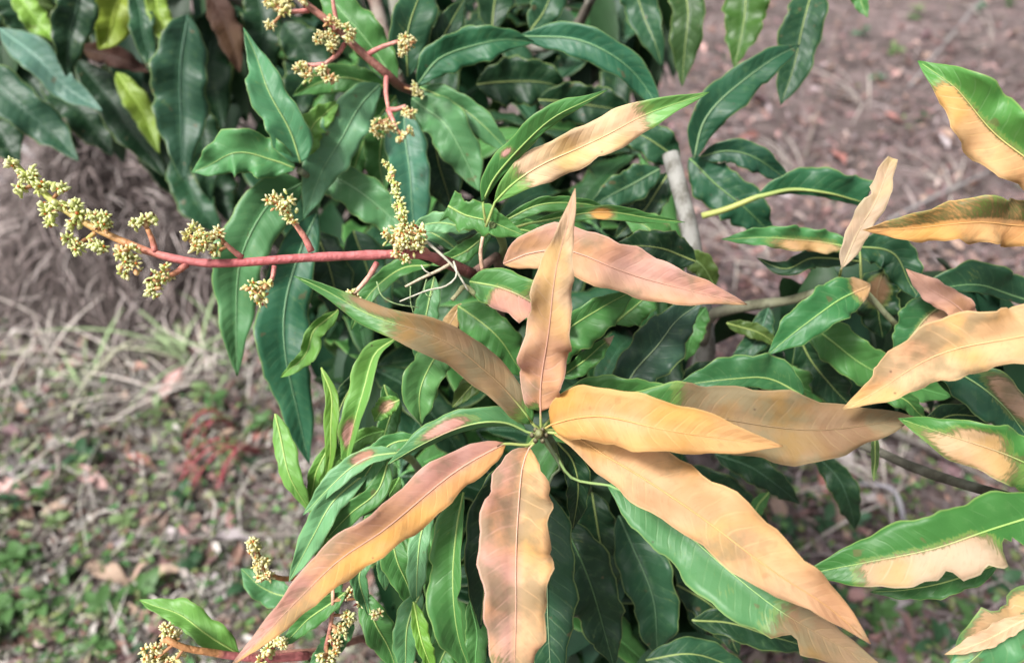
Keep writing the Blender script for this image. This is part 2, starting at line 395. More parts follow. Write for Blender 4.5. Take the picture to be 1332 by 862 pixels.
def tree_leaves():
    R0 = (704, 561, .505)
    # ---- terminal rosette with the scorched leaves
    leaf([(703, 534, .497), (704, 500, .487), (708, 450, .475), (717, 395, .462), (733, 318, .447), (749, 243, .437)], (31, 30), MG, PNK, lambda u, v: 1 - max(0, .9-abs(u)*9)*(1 if v < -.1 else 0), peak=.34, pet=[R0], aL=10, aR=20, wave=.26, wf=3.6, grey=.08, scol2=TAN, sm=lambda u, v: 1.6*u - .3, label='upright pinkish scorched leaf at the shoot tip')
    leaf([(692, 550, .502), (677, 527, .495), (651, 497, .487), (624, 477, .480), (590, 455, .475), (545, 434, .475), (490, 411, .478), (437, 382, .482), (387, 360, .486)], (25, 23), MG, BRN, both(band(.10, .62, .14), patch(.7, .7, .1, .5)), pet=[R0], aL=(18, 8), aR=(-10, 25), wave=.22, grey=.25, vs=.3, peak=.38, label='brown scorched leaf with a green end')
    leaf([(684, 561, .503), (660, 550, .498), (630, 549, .492), (590, 559, .490), (550, 577, .492), (504, 604, .497)], (7, 23), T, PNK, patch(.55, .3, .16, .35), pet=[R0, (694, 564, .504)], aL=-62, aR=8, wave=.08)
    leaf([(657, 577, .497), (620, 596, .488), (577, 624, .478), (501, 687, .462), (444, 726, .456), (395, 772, .454), (350, 818, .456), (300, 866, .460)], (29, 28), MG, PNK, lambda u, v: 1.0 if u < .85 else .75, pet=[R0, (690, 578, .502)], aL=14, aR=12, wave=.15, peak=.4, grey=.12, scol2=ORG, sm=lambda u, v: .55 - 2.5*v - .5*u, label='long salmon scorched leaf with a pale dry edge')
    leaf([(688, 583, .500), (679, 610, .492), (674, 674, .474), (671, 741, .460), (670, 807, .450), (669, 861, .445), (668, 930, .446)], (45, 47), MG, PNK, lambda u, v: 1.0 - max(0, (u-.62)*2.2)*(1 if v > .15 else 0) , pet=[R0, (697, 574, .503)], aL=10, aR=18, wave=.17, peak=.45, grey=.26, wf=3.4, vs=.3, scol2=PCH, sm=lambda u, v: .5 - 3*v, label='pink scorched leaf hanging down from the shoot tip')
    leaf([(717, 552, .497), (746, 545, .483), (792, 543, .466), (860, 554, .450), (920, 567, .444), (970, 576, .444), (1018, 580, .448)], (40, 34), MG, ORG, ALL, pet=[R0], aL=12, aR=10, wave=.12, peak=.36, grey=-.25, scol2=PCH, sm=lambda u, v: .9 - 1.6*abs(v) - .5*u, label='bright orange scorched leaf')
    leaf([(721, 563, .502), (750, 567, .500), (782, 588, .494), (815, 609, .484), (888, 661, .462), (938, 694, .446), (988, 727, .438), (1038, 759, .433), (1075, 785, .432), (1136, 840, .434)], (50, 32), B, ORG, lambda u, v: 1 - max(0, .9-u*12)*(1 if v < .3 else 0), pet=[R0], aL=10, aR=18, wave=.17, peak=.46, grey=.1, n=36, scol2=PCH, sm=lambda u, v: .3 + 1.2*u + .5*v, label='broad orange scorched leaf reaching over a green one')
    leaf([(745, 556, .515), (800, 540, .515), (850, 540, .515), (918, 547, .512), (988, 554, .507), (1055, 555, .503), (1121, 550, .502), (1182, 541, .503)], (45, 45), MG, BRN, lambda u, v: band(.34, 1.2, .12)(u, v), pet=[R0], aL=12, aR=12, wave=.14, peak=.55, grey=.28, vs=.35, label='half green, half tan leaf with pale dry point')
    leaf([(792, 631, .535), (827, 648, .528), (888, 690, .512), (950, 742, .497), (1010, 790, .486), (1075, 830, .478), (1150, 868, .474)], (38, 46), T, BRN, lambda u, v: band(.66, 1.3, .14)(u, v), pet=[(722, 590, .53), (745, 622, .535)], aL=8, aR=10, bites=[(1, .70, .035, .5)], wave=.07, n=48, vs=.42, grey=.2, rib=(.42, .60, .22), label='dark green leaf with browned end and a chewed hole')
    leaf([(672, 596, .53), (650, 640, .525), (636, 700, .52), (630, 760, .52), (625, 818, .525)], (22, 30), D, wave=.12, pet=[R0])
    leaf([(712, 640, .535), (712, 690, .53), (712, 760, .522), (714, 830, .518), (718, 905, .52)], 37, DT, vs=.5, aL=20, wave=.06, pet=[R0, (728, 606, .535), (717, 620, .537)], rib=(.34, .44, .25))
    leaf([(715, 545, .52), (755, 520, .525), (815, 517, .53), (868, 530, .535), (920, 552, .54)], (28, 18), MG, aL=18, vs=.25, pet=[R0])
    leaf([(725, 575, .53), (745, 600, .54), (752, 640, .55), (745, 690, .56)], 16, D)
    # ---- bright twisted leaves left of the rosette
    leaf([(515, 440, .555), (487, 462, .548), (472, 505, .545), (461, 555, .547), (446, 615, .556)], (9, 20), B, PNK, patch(.72, .3, .1, .4), aL=(40, 55), aR=14, wave=.12)
    leaf([(578, 440, .555), (560, 478, .548), (545, 512, .544), (548, 552, .55)], (24, 25), (.11, .27, .08), aL=25, aR=20, vs=.4, wave=.22)
    leaf([(648, 470, .56), (615, 500, .557), (588, 530, .56)], (12, 16), OL, aL=30, wave=.1)
    leaf([(596, 398, .575), (628, 420, .568), (655, 448, .568), (682, 490, .575)], (25, 30), MG, vs=.25)
    leaf([(611, 366, .522), (650, 374, .515), (690, 392, .513), (742, 428, .52)], (27, 30), MG, PNK, lambda u, v: both(half(1, .25, 1.1, .12), half(-1, .55, 1.1, .2))(u, v), aL=12, aR=16, bites=[(1, .62, .05, .35)], n=40, label='green leaf with a pink dead lower half')
    leaf([(655, 343, .522), (690, 330, .516), (740, 328, .510), (800, 346, .503), (850, 363, .501), (900, 379, .502), (972, 396, .506)], (34, 30), MG, PNK, ALL, aL=14, aR=12, wave=.11, peak=.42, grey=.08, scol2=PCH, sm=lambda u, v: .3 + .6*v, label='broad pale salmon leaf behind the upright one')
    leaf([(690, 482, .53), (735, 432, .532), (782, 400, .537), (830, 375, .54)], (16, 34), MG, aL=35, aR=4, vs=.3)
    leaf([(728, 492, .545), (765, 464, .545), (799, 436, .548)], (10, 15), MG, PALE, band(.85, 1.2, .1), aL=40)
    leaf([(806, 520, .58), (834, 472, .577), (870, 428, .578), (912, 392, .585)], (30, 34), (.030, .075, .045), aL=16, aR=16, vs=.15, rib=(.36, .46, .24))
    leaf([(800, 420, .60), (830, 395, .60), (855, 372, .60)], 22, MG)
    leaf([(905, 340, .60), (880, 330, .60), (840, 320, .60), (800, 318, .605)], 24, D)
    # ---- upward pair and chewed leaf above the rosette
    leaf([(628, 264, .512), (642, 232, .502), (663, 205, .494), (697, 175, .484), (736, 145, .474), (792, 114, .466)], (19, 9), (.075, .23, .055), PNK, patch(.34, -.5, .035, .25), aL=8, aR=-38, wave=.1, pet=[(632, 290, .52)], label='narrow green leaf pointing upward beside a tan one')
    leaf([(644, 263, .513), (668, 240, .505), (710, 210, .495), (750, 190, .487), (800, 170, .480), (850, 147, .477), (920, 123, .474)], (25, 25), (.15, .34, .08), (.88, .60, .32), lambda u, v: band(.17, .74, .12)(u, v), aL=16, aR=16, wave=.18, peak=.48, grey=-.1, pet=[(632, 295, .52)], label='tan dry leaf with green base and green point')  # scorch colour brightened in place of light caught by the leaf's angle
    leaf([(583, 268, .535), (605, 279, .532), (640, 290, .527), (684, 306, .522)], (22, 24), (.075, .22, .05), aL=12, aR=10, p0=.28, bites=[(1, .12, .1, .4), (1, .38, .1, .3), (-1, .2, .12, .25), (1, .6, .06, .2)], n=44, wave=.15, label='short green leaf chewed at its margin')
    leaf([(690, 290, .54), (750, 279, .535), (820, 280, .533), (892, 289, .535)], (9, 10), (.07, .21, .05), ORG, patch(.45, .2, .07, .8), aL=30, pet=[(640, 305, .54)])
    leaf([(650, 290, .56), (700, 268, .557), (755, 264, .557), (800, 275, .56)], (9, 11), MG, aL=25)
    leaf([(612, 300, .56), (570, 289, .555), (530, 302, .56)], (13, 14), PT, aL=20)
    leaf([(640, 300, .57), (600, 330, .57), (560, 345, .575)], 12, MG)
    leaf([(655, 300, .58), (690, 300, .58), (730, 320, .58), (770, 345, .59)], 17, MG)
    leaf([(600, 330, .575), (575, 310, .575), (545, 300, .58), (500, 320, .585)], 10, T)
    leaf([(560, 345, .57), (520, 350, .565), (480, 385, .565), (455, 430, .57)], (10, 14), MG, aL=40)
    leaf([(565, 360, .58), (556, 400, .575), (550, 440, .575), (548, 485, .58)], 16, T)
    leaf([(600, 395, .58), (585, 420, .575), (570, 445, .575), (545, 470, .58)], 11, OL, TAN, band(-.2, .4, .2))
    # ---- dense young leaves, lower left of the rosette
    leaf([(603, 640, .505), (593, 690, .497), (590, 760, .495), (596, 825, .5), (614, 880, .506)], (10, 33), MG, aL=35, aR=10, vs=.32, wave=.12, bites=[(-1, .55, .04, .5)], n=40)
    leaf([(566, 650, .525), (549, 690, .52), (543, 740, .52), (541, 795, .525)], (13, 15), PT, wave=.15)
    leaf([(505, 680, .535), (520, 735, .53), (541, 795, .535)], (16, 20), MG)
    leaf([(548, 768, .525), (531, 810, .52), (526, 885, .525)], (17, 18), T, vs=.3)
    leaf([(538, 782, .515), (546, 822, .512), (566, 885, .515)], (12, 9), (.15, .32, .04), aL=20)
    leaf([(494, 700, .525), (470, 738, .52), (470, 765, .52), (480, 800, .525)], (10, 12), T, aR=30)
    leaf([(470, 770, .545), (492, 815, .54), (520, 880, .545)], 19, MG)
    leaf([(358, 538, .565), (368, 585, .56), (382, 628, .558), (404, 670, .565)], (16, 11), B, aL=20, aR=-30)
    leaf([(430, 575, .57), (412, 615, .567), (400, 662, .57)], (8, 9), (.13, .3, .05))
    leaf([(418, 478, .56), (431, 520, .557), (431, 575, .56), (424, 625, .566)], (9, 9), (.14, .29, .04), aL=40)
    leaf([(480, 612, .535), (437, 648, .526), (408, 695, .524), (376, 756, .533)], (16, 17), PT, aL=30, aR=15, wave=.22)
    leaf([(470, 640, .545), (435, 680, .54), (420, 730, .54), (400, 775, .545)], (11, 14), B, aL=30)
    leaf([(520, 588, .525), (475, 597, .52), (430, 632, .523), (396, 668, .53)], (11, 15), PT, PNK, patch(.3, .3, .09, .5), aL=30)
    leaf([(505, 600, .532), (490, 640, .53), (455, 668, .53), (425, 700, .535)], 14, MG)
    leaf([(545, 570, .54), (505, 580, .535), (470, 625, .535), (450, 650, .54)], 15, (.08, .24, .07))
    leaf([(440, 403, .57), (412, 428, .563), (396, 460, .562), (364, 491, .568)], (14, 9), B, aL=35, aR=30, wave=.3)
    leaf([(520, 520, .55), (500, 530, .55), (487, 548, .553)], 13, B, TAN, patch(.4, 0, .25, .5))
    leaf([(310, 850, .555), (268, 822, .548), (225, 797, .547), (181, 780, .552)], (14, 20), B, vs=.15, aL=25)
    leaf([(385, 775, .60), (350, 770, .6), (314, 738, .605)], 18, T)
    leaf([(450, 770, .535), (408, 800, .532), (365, 840, .535)], 14, MG)
    leaf([(455, 800, .55), (440, 830, .55), (400, 870, .55)], 15, T)
    leaf([(590, 830, .55), (575, 855, .55), (560, 900, .55)], 22, MG)
    leaf([(500, 500, .58), (508, 540, .58), (490, 590, .58)], 14, MG)
    leaf([(470, 480, .585), (440, 540, .585), (445, 600, .59)], 14, D)
    # ---- dark leaves low, right of the hanging pink leaf
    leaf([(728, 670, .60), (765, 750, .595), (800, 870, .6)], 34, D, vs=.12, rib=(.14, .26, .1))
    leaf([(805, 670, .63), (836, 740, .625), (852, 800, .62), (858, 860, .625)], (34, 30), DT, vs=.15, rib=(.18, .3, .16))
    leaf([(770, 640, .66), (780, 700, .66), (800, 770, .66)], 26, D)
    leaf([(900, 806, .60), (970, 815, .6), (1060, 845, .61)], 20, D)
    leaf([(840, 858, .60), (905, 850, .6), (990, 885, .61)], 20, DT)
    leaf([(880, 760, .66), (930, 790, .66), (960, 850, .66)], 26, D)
    # ---- hanging leaves at left, second shoot
    leaf([(394, 238, .68), (352, 262, .665), (322, 318, .655), (306, 395, .655), (304, 490, .665)], (31, 33), T, wave=.1, peak=.4, aL=14, rib=(.3, .48, .26))
    leaf([(412, 278, .685), (388, 328, .675), (372, 390, .67), (374, 470, .672), (388, 545, .68), (400, 605, .685)], (31, 33), (.03, .125, .06), vs=.3, rib=(.3, .48, .26))
    leaf([(494, 110, .68), (460, 150, .67), (427, 205, .665), (397, 285, .675)], (26, 30), (.13, .30, .15), rib=(.28, .46, .24))  # pale sheen put into this leaf's base colour
    leaf([(384, 219, .635), (352, 207, .628), (310, 200, .625), (250, 224, .628)], (27, 30), (.085, .25, .085), wave=.2, aL=20)
    leaf([(391, 212, .635), (375, 167, .628), (350, 117, .627), (320, 40, .632)], (27, 24), (.075, .23, .10), peak=.33, aL=22)
    leaf([(394, 205, .655), (408, 165, .655), (440, 130, .66)], 17, B)
    leaf([(405, 222, .70), (450, 238, .695), (500, 275, .695), (548, 318, .70)], (24, 28), T, rib=(.3, .47, .26))
    leaf([(526, 140, .70), (528, 195, .695), (536, 255, .695), (541, 325, .70)], (27, 28), (.05, .17, .10), wave=.1, rib=(.3, .47, .26))
    leaf([(503, 150, .71), (494, 200, .71), (500, 255, .715)], 21, MG)
    leaf([(536, 128, .70), (576, 160, .692), (602, 200, .692), (624, 250, .70)], (28, 27), T, rib=(.30, .47, .24))
    leaf([(546, 114, .70), (590, 133, .695), (630, 165, .697), (668, 204, .703)], (17, 19), T)
    leaf([(543, 110, .69), (573, 76, .683), (620, 56, .682), (695, 52, .69)], (23, 24), (.03, .13, .055), wave=.1, rib=(.3, .48, .22))
    leaf([(676, 47, .70), (744, 50, .693), (795, 73, .692), (835, 108, .70), (864, 155, .71)], (20, 21), (.03, .13, .065), rib=(.3, .48, .22))
    leaf([(516, 108, .70), (484, 62, .692), (445, 16, .692), (408, -35, .70)], (22, 26), MG, rib=(.3, .48, .22))
    leaf([(530, 100, .71), (530, 50, .70), (543, 0, .70), (562, -55, .71)], (25, 29), DT)
    leaf([(546, 98, .72), (578, 45, .715), (606, -5, .72)], 17, D)
    leaf([(502, 112, .71), (450, 103, .70), (410, 108, .70), (382, 127, .70)], 18, MG)
    leaf([(515, 125, .725), (480, 170, .725), (455, 240, .73)], 22, MG)
    leaf([(560, 160, .74), (572, 215, .74), (590, 280, .745)], 26, D)
    leaf([(410, 300, .72), (430, 350, .72), (440, 420, .725)], 26, D)
    leaf([(460, 300, .74), (480, 360, .74), (500, 430, .745)], 28, DT)
    # ---- dark upper middle
    leaf([(812, -45, .80), (838, 18, .795), (862, 85, .80)], 21, DT)
    leaf([(690, 40, .78), (715, 0, .78), (730, -50, .78)], 22, DT)
    leaf([(640, 40, .82), (645, -20, .82), (650, -70, .82)], 26, D)
    leaf([(884, -55, .80), (893, 20, .80), (888, 112, .81)], 22, (.035, .08, .02))
    leaf([(966, -50, .80), (970, 15, .79), (955, 88, .795)], 27, (.05, .12, .02), aL=25)
    leaf([(1064, -60, .76), (1050, 10, .75), (1036, 75, .75), (1016, 136, .76)], (25, 26), (.02, .07, .03), peak=.6)
    leaf([(1100, -40, .78), (1118, -5, .78), (1128, 24, .78)], 11, MG)
    leaf([(903, 206, .70), (914, 162, .69), (942, 125, .682), (988, 88, .682), (1044, 55, .69)], (22, 25), (.022, .088, .042), rib=(.36, .5, .26), vs=.15)
    leaf([(910, 204, .71), (946, 197, .703), (985, 207, .702), (1033, 240, .71)], (16, 17), (.02, .075, .04), rib=(.2, .3, .1))
    leaf([(897, 206, .72), (930, 237, .71), (968, 271, .71), (1008, 308, .72)], (28, 29), (.02, .085, .04), rib=(.26, .4, .12))
    leaf([(985, 256, .665), (1030, 247, .66), (1071, 250, .66), (1124, 264, .663)], (30, 7), (.025, .11, .045), p1=.62, aL=15, aR=-30, pet=[(913, 281, .68), (945, 272, .675)], rib=(.50, .55, .16), ribr=.0021, vs=.25, label='blunt dark green leaf on a long yellow stalk')
    leaf([(884, 208, .73), (845, 182, .725), (802, 165, .73)], 22, DT)
    leaf([(858, 220, .70), (815, 243, .695), (766, 270, .698)], (22, 21), DT, rib=(.28, .4, .2))
    leaf([(870, 225, .72), (840, 270, .72), (800, 310, .725)], 20, D)
    leaf([(700, 130, .80), (760, 135, .80), (830, 150, .81)], 26, D)
    leaf([(620, 110, .80), (680, 105, .80), (740, 115, .81)], 30, D)
    leaf([(880, 350, .64), (845, 300, .64), (812, 282, .645)], 22, MG)
    # ---- right-hand shoot
    leaf([(1095, 348, .565), (1110, 318, .556), (1136, 262, .546), (1164, 205, .538)], (15, 14), PT, PALE, ALL, p1=.86, bites=[(-1, .66, .05, .4)], n=36, aL=25, grey=-.2, pet=[(1088, 376, .62)], label='torn pale tan leaf standing upright')
    leaf([(1405, 288, .505), (1332, 292, .502), (1270, 293, .5), (1200, 295, .503), (1116, 301, .51)], (27, 33), (.08, .13, .03), ORG, lambda u, v: 1 if v < .12 else .35 + .25*u, aL=8, aR=22, wave=.2, wf=4, peak=.42, grey=.0, label='long leaf, yellow below its midrib and brownish above')
    leaf([(1400, 262, .47), (1340, 208, .47), (1298, 170, .472), (1250, 125, .477), (1201, 75, .482)], (36, 42), (.085, .25, .05), (.80, .47, .19), lambda u, v: min(1, max(0, .5 - v*6))*min(1, max(0, (.88-u)/.1+.3)), aL=16, aR=16, wave=.2, vs=.4, wf=4, label='leaf with green upper half and orange lower half')
    leaf([(1405, 425, .45), (1332, 434, .45), (1250, 452, .456), (1180, 487, .463), (1101, 533, .472)], (36, 42), MG, (.78, .50, .23), lambda u, v: .95, aL=12, aR=14, wave=.17, peak=.45, grey=.16, scol2=PCH, label='wide tan scorched leaf with a wavy edge')
    leaf([(1420, 640, .47), (1332, 601, .472), (1250, 571, .476), (1169, 544, .483)], (36, 33), (.06, .20, .04), (.72, .47, .25), both(patch(.62, -.45, .24, .6), patch(.62, .3, .12, .35)), aL=14, aR=14, vs=.3, wave=.18, label='green leaf with a pale tan blotch along its lower half')
    leaf([(1400, 652, .46), (1332, 677, .46), (1250, 698, .461), (1150, 726, .467), (1044, 753, .476)], (44, 42), (.05, .17, .035), (.66, .47, .27), half(-1, .36, .80, .1), aL=10, aR=16, bites=[(-1, .30, .055, .62), (-1, .545, .03, .3), (-1, .42, .02, .15)], n=56, wave=.07, vs=.3, rib=(.45, .60, .18), label='big green leaf with tan patch and chewed lower edge')
    leaf([(1300, 732, .50), (1210, 762, .50), (1135, 772, .505)], (17, 14), (.05, .15, .04))
    leaf([(1410, 770, .46), (1335, 805, .46), (1285, 838, .463), (1225, 890, .468)], (36, 34), (.09, .25, .10), (.76, .50, .25), patch(.45, .5, .3, .4), aL=(30, 20), aR=14, bites=[(1, .45, .08, .4)], n=44, vs=.35, wave=.25, label='crumpled green leaf with a tan fold')
    leaf([(1345, 800, .448), (1290, 828, .452), (1230, 852, .458)], (10, 12), MG, TAN, ALL, aL=30)
    leaf([(1132, 371, .58), (1092, 390, .573), (1047, 421, .572), (999, 462, .578)], (24, 28), (.04, .165, .05), (.62, .38, .19), band(-.2, .17, .1), aL=14, vs=.35, rib=(.42, .6, .18))
    leaf([(1118, 325, .60), (1060, 313, .60), (995, 310, .60), (936, 312, .606)], (14, 17), (.06, .2, .06), (.66, .42, .19), patch(.36, -.5, .25, .6), aL=20, wave=.25, pet=[(1120, 368, .60)])
    leaf([(1120, 340, .62), (1060, 335, .62), (1020, 350, .62), (985, 335, .625)], 13, D)
    leaf([(1350, 395, .62), (1285, 373, .62), (1225, 375, .617), (1188, 390, .62)], (10, 30), DT, rib=(.3, .5, .2))
    leaf([(1272, 424, .57), (1242, 397, .566), (1207, 373, .566), (1176, 350, .572)], (16, 16), MG, PNK, ALL, pet=[(1285, 450, .545)], label='small pink dry leaf')
    leaf([(1245, 382, .59), (1202, 418, .586), (1162, 474, .592)], (30, 28), (.04, .15, .05), (.66, .42, .24), lambda u, v: half(-1, .1, .9, .2)(u, v), aL=18)
    leaf([(1046, 418, .62), (1090, 450, .612), (1135, 480, .612), (1178, 505, .62)], (28, 26), MG, rib=(.4, .56, .18), vs=.25)
    leaf([(1045, 515, .56), (1003, 493, .557), (950, 492, .557), (878, 503, .562)], (14, 31), (.045, .15, .05), vs=.25, pet=[(1110, 560, .67)])
    leaf([(1210, 475, .535), (1257, 490, .533), (1302, 527, .532), (1355, 590, .535)], (28, 30), (.03, .11, .055), (.62, .40, .25), patch(.55, -.5, .18, .4), vs=.3, rib=(.42, .58, .22))
    leaf([(1130, 500, .56), (1170, 517, .56), (1205, 545, .565)], 13, MG)
    leaf([(1110, 320, .63), (1160, 330, .63), (1195, 390, .63)], 24, DT)
    leaf([(1150, 350, .64), (1140, 390, .64), (1150, 440, .645)], 26, D, BRN, patch(.3, 0, .2, .5))
    leaf([(1200, 560, .56), (1240, 540, .56), (1300, 545, .56)], 16, D)
    leaf([(1040, 440, .66), (1070, 490, .66), (1110, 530, .665)], 24, D)
    leaf([(945, 420, .66), (985, 432, .66), (1015, 450, .66)], 10, OL)
    leaf([(1140, 556, .55), (1138, 590, .55), (1136, 626, .552)], 5, (.12, .2, .06))
    leaf([(1000, 640, .66), (985, 660, .66), (975, 690, .665)], 9, MG)
    for a, w_, c in [([(930, 372, .66), (912, 345, .655), (880, 322, .66)], 15, OL), ([(918, 400, .66), (902, 425, .655), (892, 470, .66)], 16, MG), ([(930, 470, .66), (905, 500, .66), (870, 545, .665)], 20, D),
                     ([(880, 610, .72), (940, 640, .72), (1005, 690, .73)], 22, D), ([(930, 690, .75), (985, 735, .75), (1035, 800, .76)], 24, D), ([(930, 590, .68), (985, 612, .68), (1040, 655, .69)], 18, D), ([(1060, 590, .72), (1095, 630, .72), (1115, 690, .73)], 17, D),
                     ([(1000, 470, .66), (1035, 500, .66), (1085, 520, .665)], 20, MG), ([(880, 700, .74), (905, 760, .74), (915, 830, .75)], 22, DT), ([(1150, 470, .60), (1185, 500, .60), (1235, 515, .605)], 20, MG), ([(1000, 400, .67), (985, 440, .67), (950, 470, .675)], 15, DT), ([(1270, 470, .58), (1240, 440, .58), (1205, 440, .585)], 17, DT),
                     ([(55, 95, 1.0), (105, 145, 1.0), (150, 205, 1.0)], 25, D), ([(0, 60, 1.0), (40, 110, 1.0), (72, 175, 1.0)], 24, D), ([(252, 120, .95), (264, 190, .95), (272, 262, .955)], 22, D), ([(120, 30, 1.02), (165, 80, 1.02), (205, 150, 1.02)], 26, D), ([(465, 560, .60), (440, 600, .60), (405, 640, .605)], 13, B), ([(480, 690, .56), (450, 720, .56), (415, 745, .565)], 12, B), ([(520, 620, .57), (500, 660, .57), (490, 720, .575)], 14, B), ([(505, 640, .535), (480, 690, .53), (462, 750, .535)], 14, MG), ([(530, 660, .54), (505, 710, .54), (500, 770, .545)], 15, T), ([(560, 700, .55), (570, 770, .55), (560, 840, .555)], 18, MG),
                     ([(612, 780, .53), (620, 830, .53), (618, 890, .535)], 15, MG), ([(450, 690, .55), (430, 740, .55), (440, 800, .555)], 15, T), ([(500, 560, .56), (470, 570, .56), (430, 600, .565)], 12, B)]:
        leaf(a, w_, c, vs=.15, rib=tuple(x*1.8+.06 for x in c))
    # ---- dark leaves far up on the left
    KK = [
     ([(0, 38, .90), (45, 72, .895), (90, 115, .895), (136, 146, .90)], 21, (.09, .19, .14)),
     ([(-40, 85, .90), (25, 135, .895), (108, 212, .90)], 27, (.028, .085, .045)),
     ([(104, -40, .88), (96, 30, .875), (82, 98, .88)], 24, D),
     ([(100, 78, 1.0), (150, 140, 1.0), (218, 232, 1.0)], 24, D),
     ([(244, 20, .85), (236, 85, .845), (232, 150, .845), (242, 236, .855)], 34, (.028, .085, .045)),
     ([(172, -25, .9), (186, 35, .9), (198, 98, .9)], 15, DT),
     ([(160, -30, .93), (150, 20, .93), (130, 66, .93)], 26, (.30, .38, .04)),
     ([(152, 95, .96), (182, 140, .96), (207, 200, .96)], 15, Y),
     ([(20, -10, .93), (48, 26, .93), (75, 56, .93)], 16, (.2, .36, .05)),
     ([(226, 205, .98), (252, 255, .98), (285, 305, .98)], 24, DT),
     ([(200, -20, .91), (208, 20, .91), (222, 75, .91)], 14, Y),
     ([(0, -20, .95), (25, 20, .95), (40, 60, .95)], 22, D),
     ([(50, -20, 1.05), (40, 20, 1.05), (30, 50, 1.05)], 24, OL),
     ([(290, 10, 1.0), (270, 80, 1.0), (290, 170, 1.0)], 30, D),
     ([(330, -20, .98), (345, 40, .98), (330, 110, .98)], 26, D),
     ([(200, 120, 1.08), (205, 190, 1.08), (235, 260, 1.08)], 28, D),
     ([(130, -10, 1.06), (180, 40, 1.06), (210, 110, 1.06)], 26, OL),
     ([(370, 30, .95), (400, 80, .95), (380, 160, .95)], 30, D),
     ([(275, 170, 1.0), (280, 230, 1.0), (300, 290, 1.0)], 24, D),
     ([(-30, 150, 1.0), (0, 175, 1.0), (25, 215, 1.0)], 24, D),
    ]
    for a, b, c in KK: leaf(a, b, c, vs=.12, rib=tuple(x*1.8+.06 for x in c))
    leaf([(105, 62, .96), (150, 74, .96), (196, 95, .965)], 14, OL, (.085, .045, .03), ALL, grey=-.5, rib=(.1, .06, .04), label='dead dark brown leaf in the shade')
    leaf([(272, -10, .93), (295, 35, .93), (312, 95, .935)], 18, OL, (.10, .055, .035), ALL, grey=-.5, rib=(.1, .06, .04), label='dead dark brown leaf in the shade')
tree_leaves()

# filler shoots inside the crown, all behind the leaves above
CROWN = [(90, -80), (95, 40), (150, 110), (215, 200), (262, 250), (345, 330), (400, 470), (440, 560), (455, 700), (500, 900), (860, 900), (895, 740), (890, 600), (905, 420), (875, 330), (880, 180), (885, -80)]
CROWN_OLD = [(250, -80), (885, -80), (880, 180), (875, 330), (905, 420), (890, 600), (895, 740), (860, 900), (500, 900), (455, 700), (440, 560), (400, 470), (345, 330), (262, 250)]
def inside(x, y, poly):
    c = False; n = len(poly)
    for i in range(n):
        (x1, y1), (x2, y2) = poly[i], poly[(i+1) % n]
        if (y1 > y) != (y2 > y) and x < (x2-x1)*(y-y1)/(y2-y1) + x1: c = not c
    return c
def filler():
    rnd = random.Random(21)
    nodes = [(600, 50, .98), (720, 10, 1.02), (810, 60, .98), (700, 170, .93), (480, 60, 1.02), (330, 60, 1.10), (310, 210, 1.0), (640, 300, .82), (540, 400, .80), (620, 560, .78), (770, 520, .76), (520, 620, .74),
             (560, 760, .70), (690, 780, .70), (800, 680, .78), (780, 300, .86), (830, 200, .92), (450, 330, .86), (480, 480, .78), (850, 400, .82)]
    total = 0
    for (x, y, d) in nodes:
        c = P(x, y, d); got = 0; a0 = rnd.random()*6.28
        for k in range(26):
            if got >= 6: break
            az = a0 + k*2.4 + rnd.uniform(-.3, .3); el = rnd.uniform(-.2, .6); L = rnd.uniform(.15, .22)
            dr = Vector((cos(az)*cos(el), sin(az)*cos(el), sin(el))); pts = [c + dr*.01]
            q = c + dr*.02
            for s_ in range(1, 5):
                dd = (dr + Vector((0, 0, -1))*(.42*s_)).normalized(); q = q + dd*(L/4); pts.append(q.copy())
            ok = True
            for p in pts:
                px, py, pd = proj(p)
                if pd < d - .06 or not inside(px, py, CROWN): ok = False; break
            if not ok: continue
            n = 18; mid = catmull(pts, n); sides = []; nrms = []
            for i in range(n):
                t = (mid[min(i+1, n-1)] - mid[max(i-1, 0)]).normalized(); sd_ = t.cross(Vector((0, 0, 1)))
                sd_ = sd_.normalized() if sd_.length > .05 else dr.cross(Vector((0, 0, 1))).normalized()
                sides.append(sd_); nrms.append(sd_.cross(t).normalized())
            ww = rnd.uniform(.017, .024); gc = rnd.choice([D, DT, MG, D, (.03, .10, .03)])
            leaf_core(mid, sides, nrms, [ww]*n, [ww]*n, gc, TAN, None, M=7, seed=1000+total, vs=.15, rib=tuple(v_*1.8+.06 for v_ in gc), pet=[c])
            got += 1; total += 1
filler()

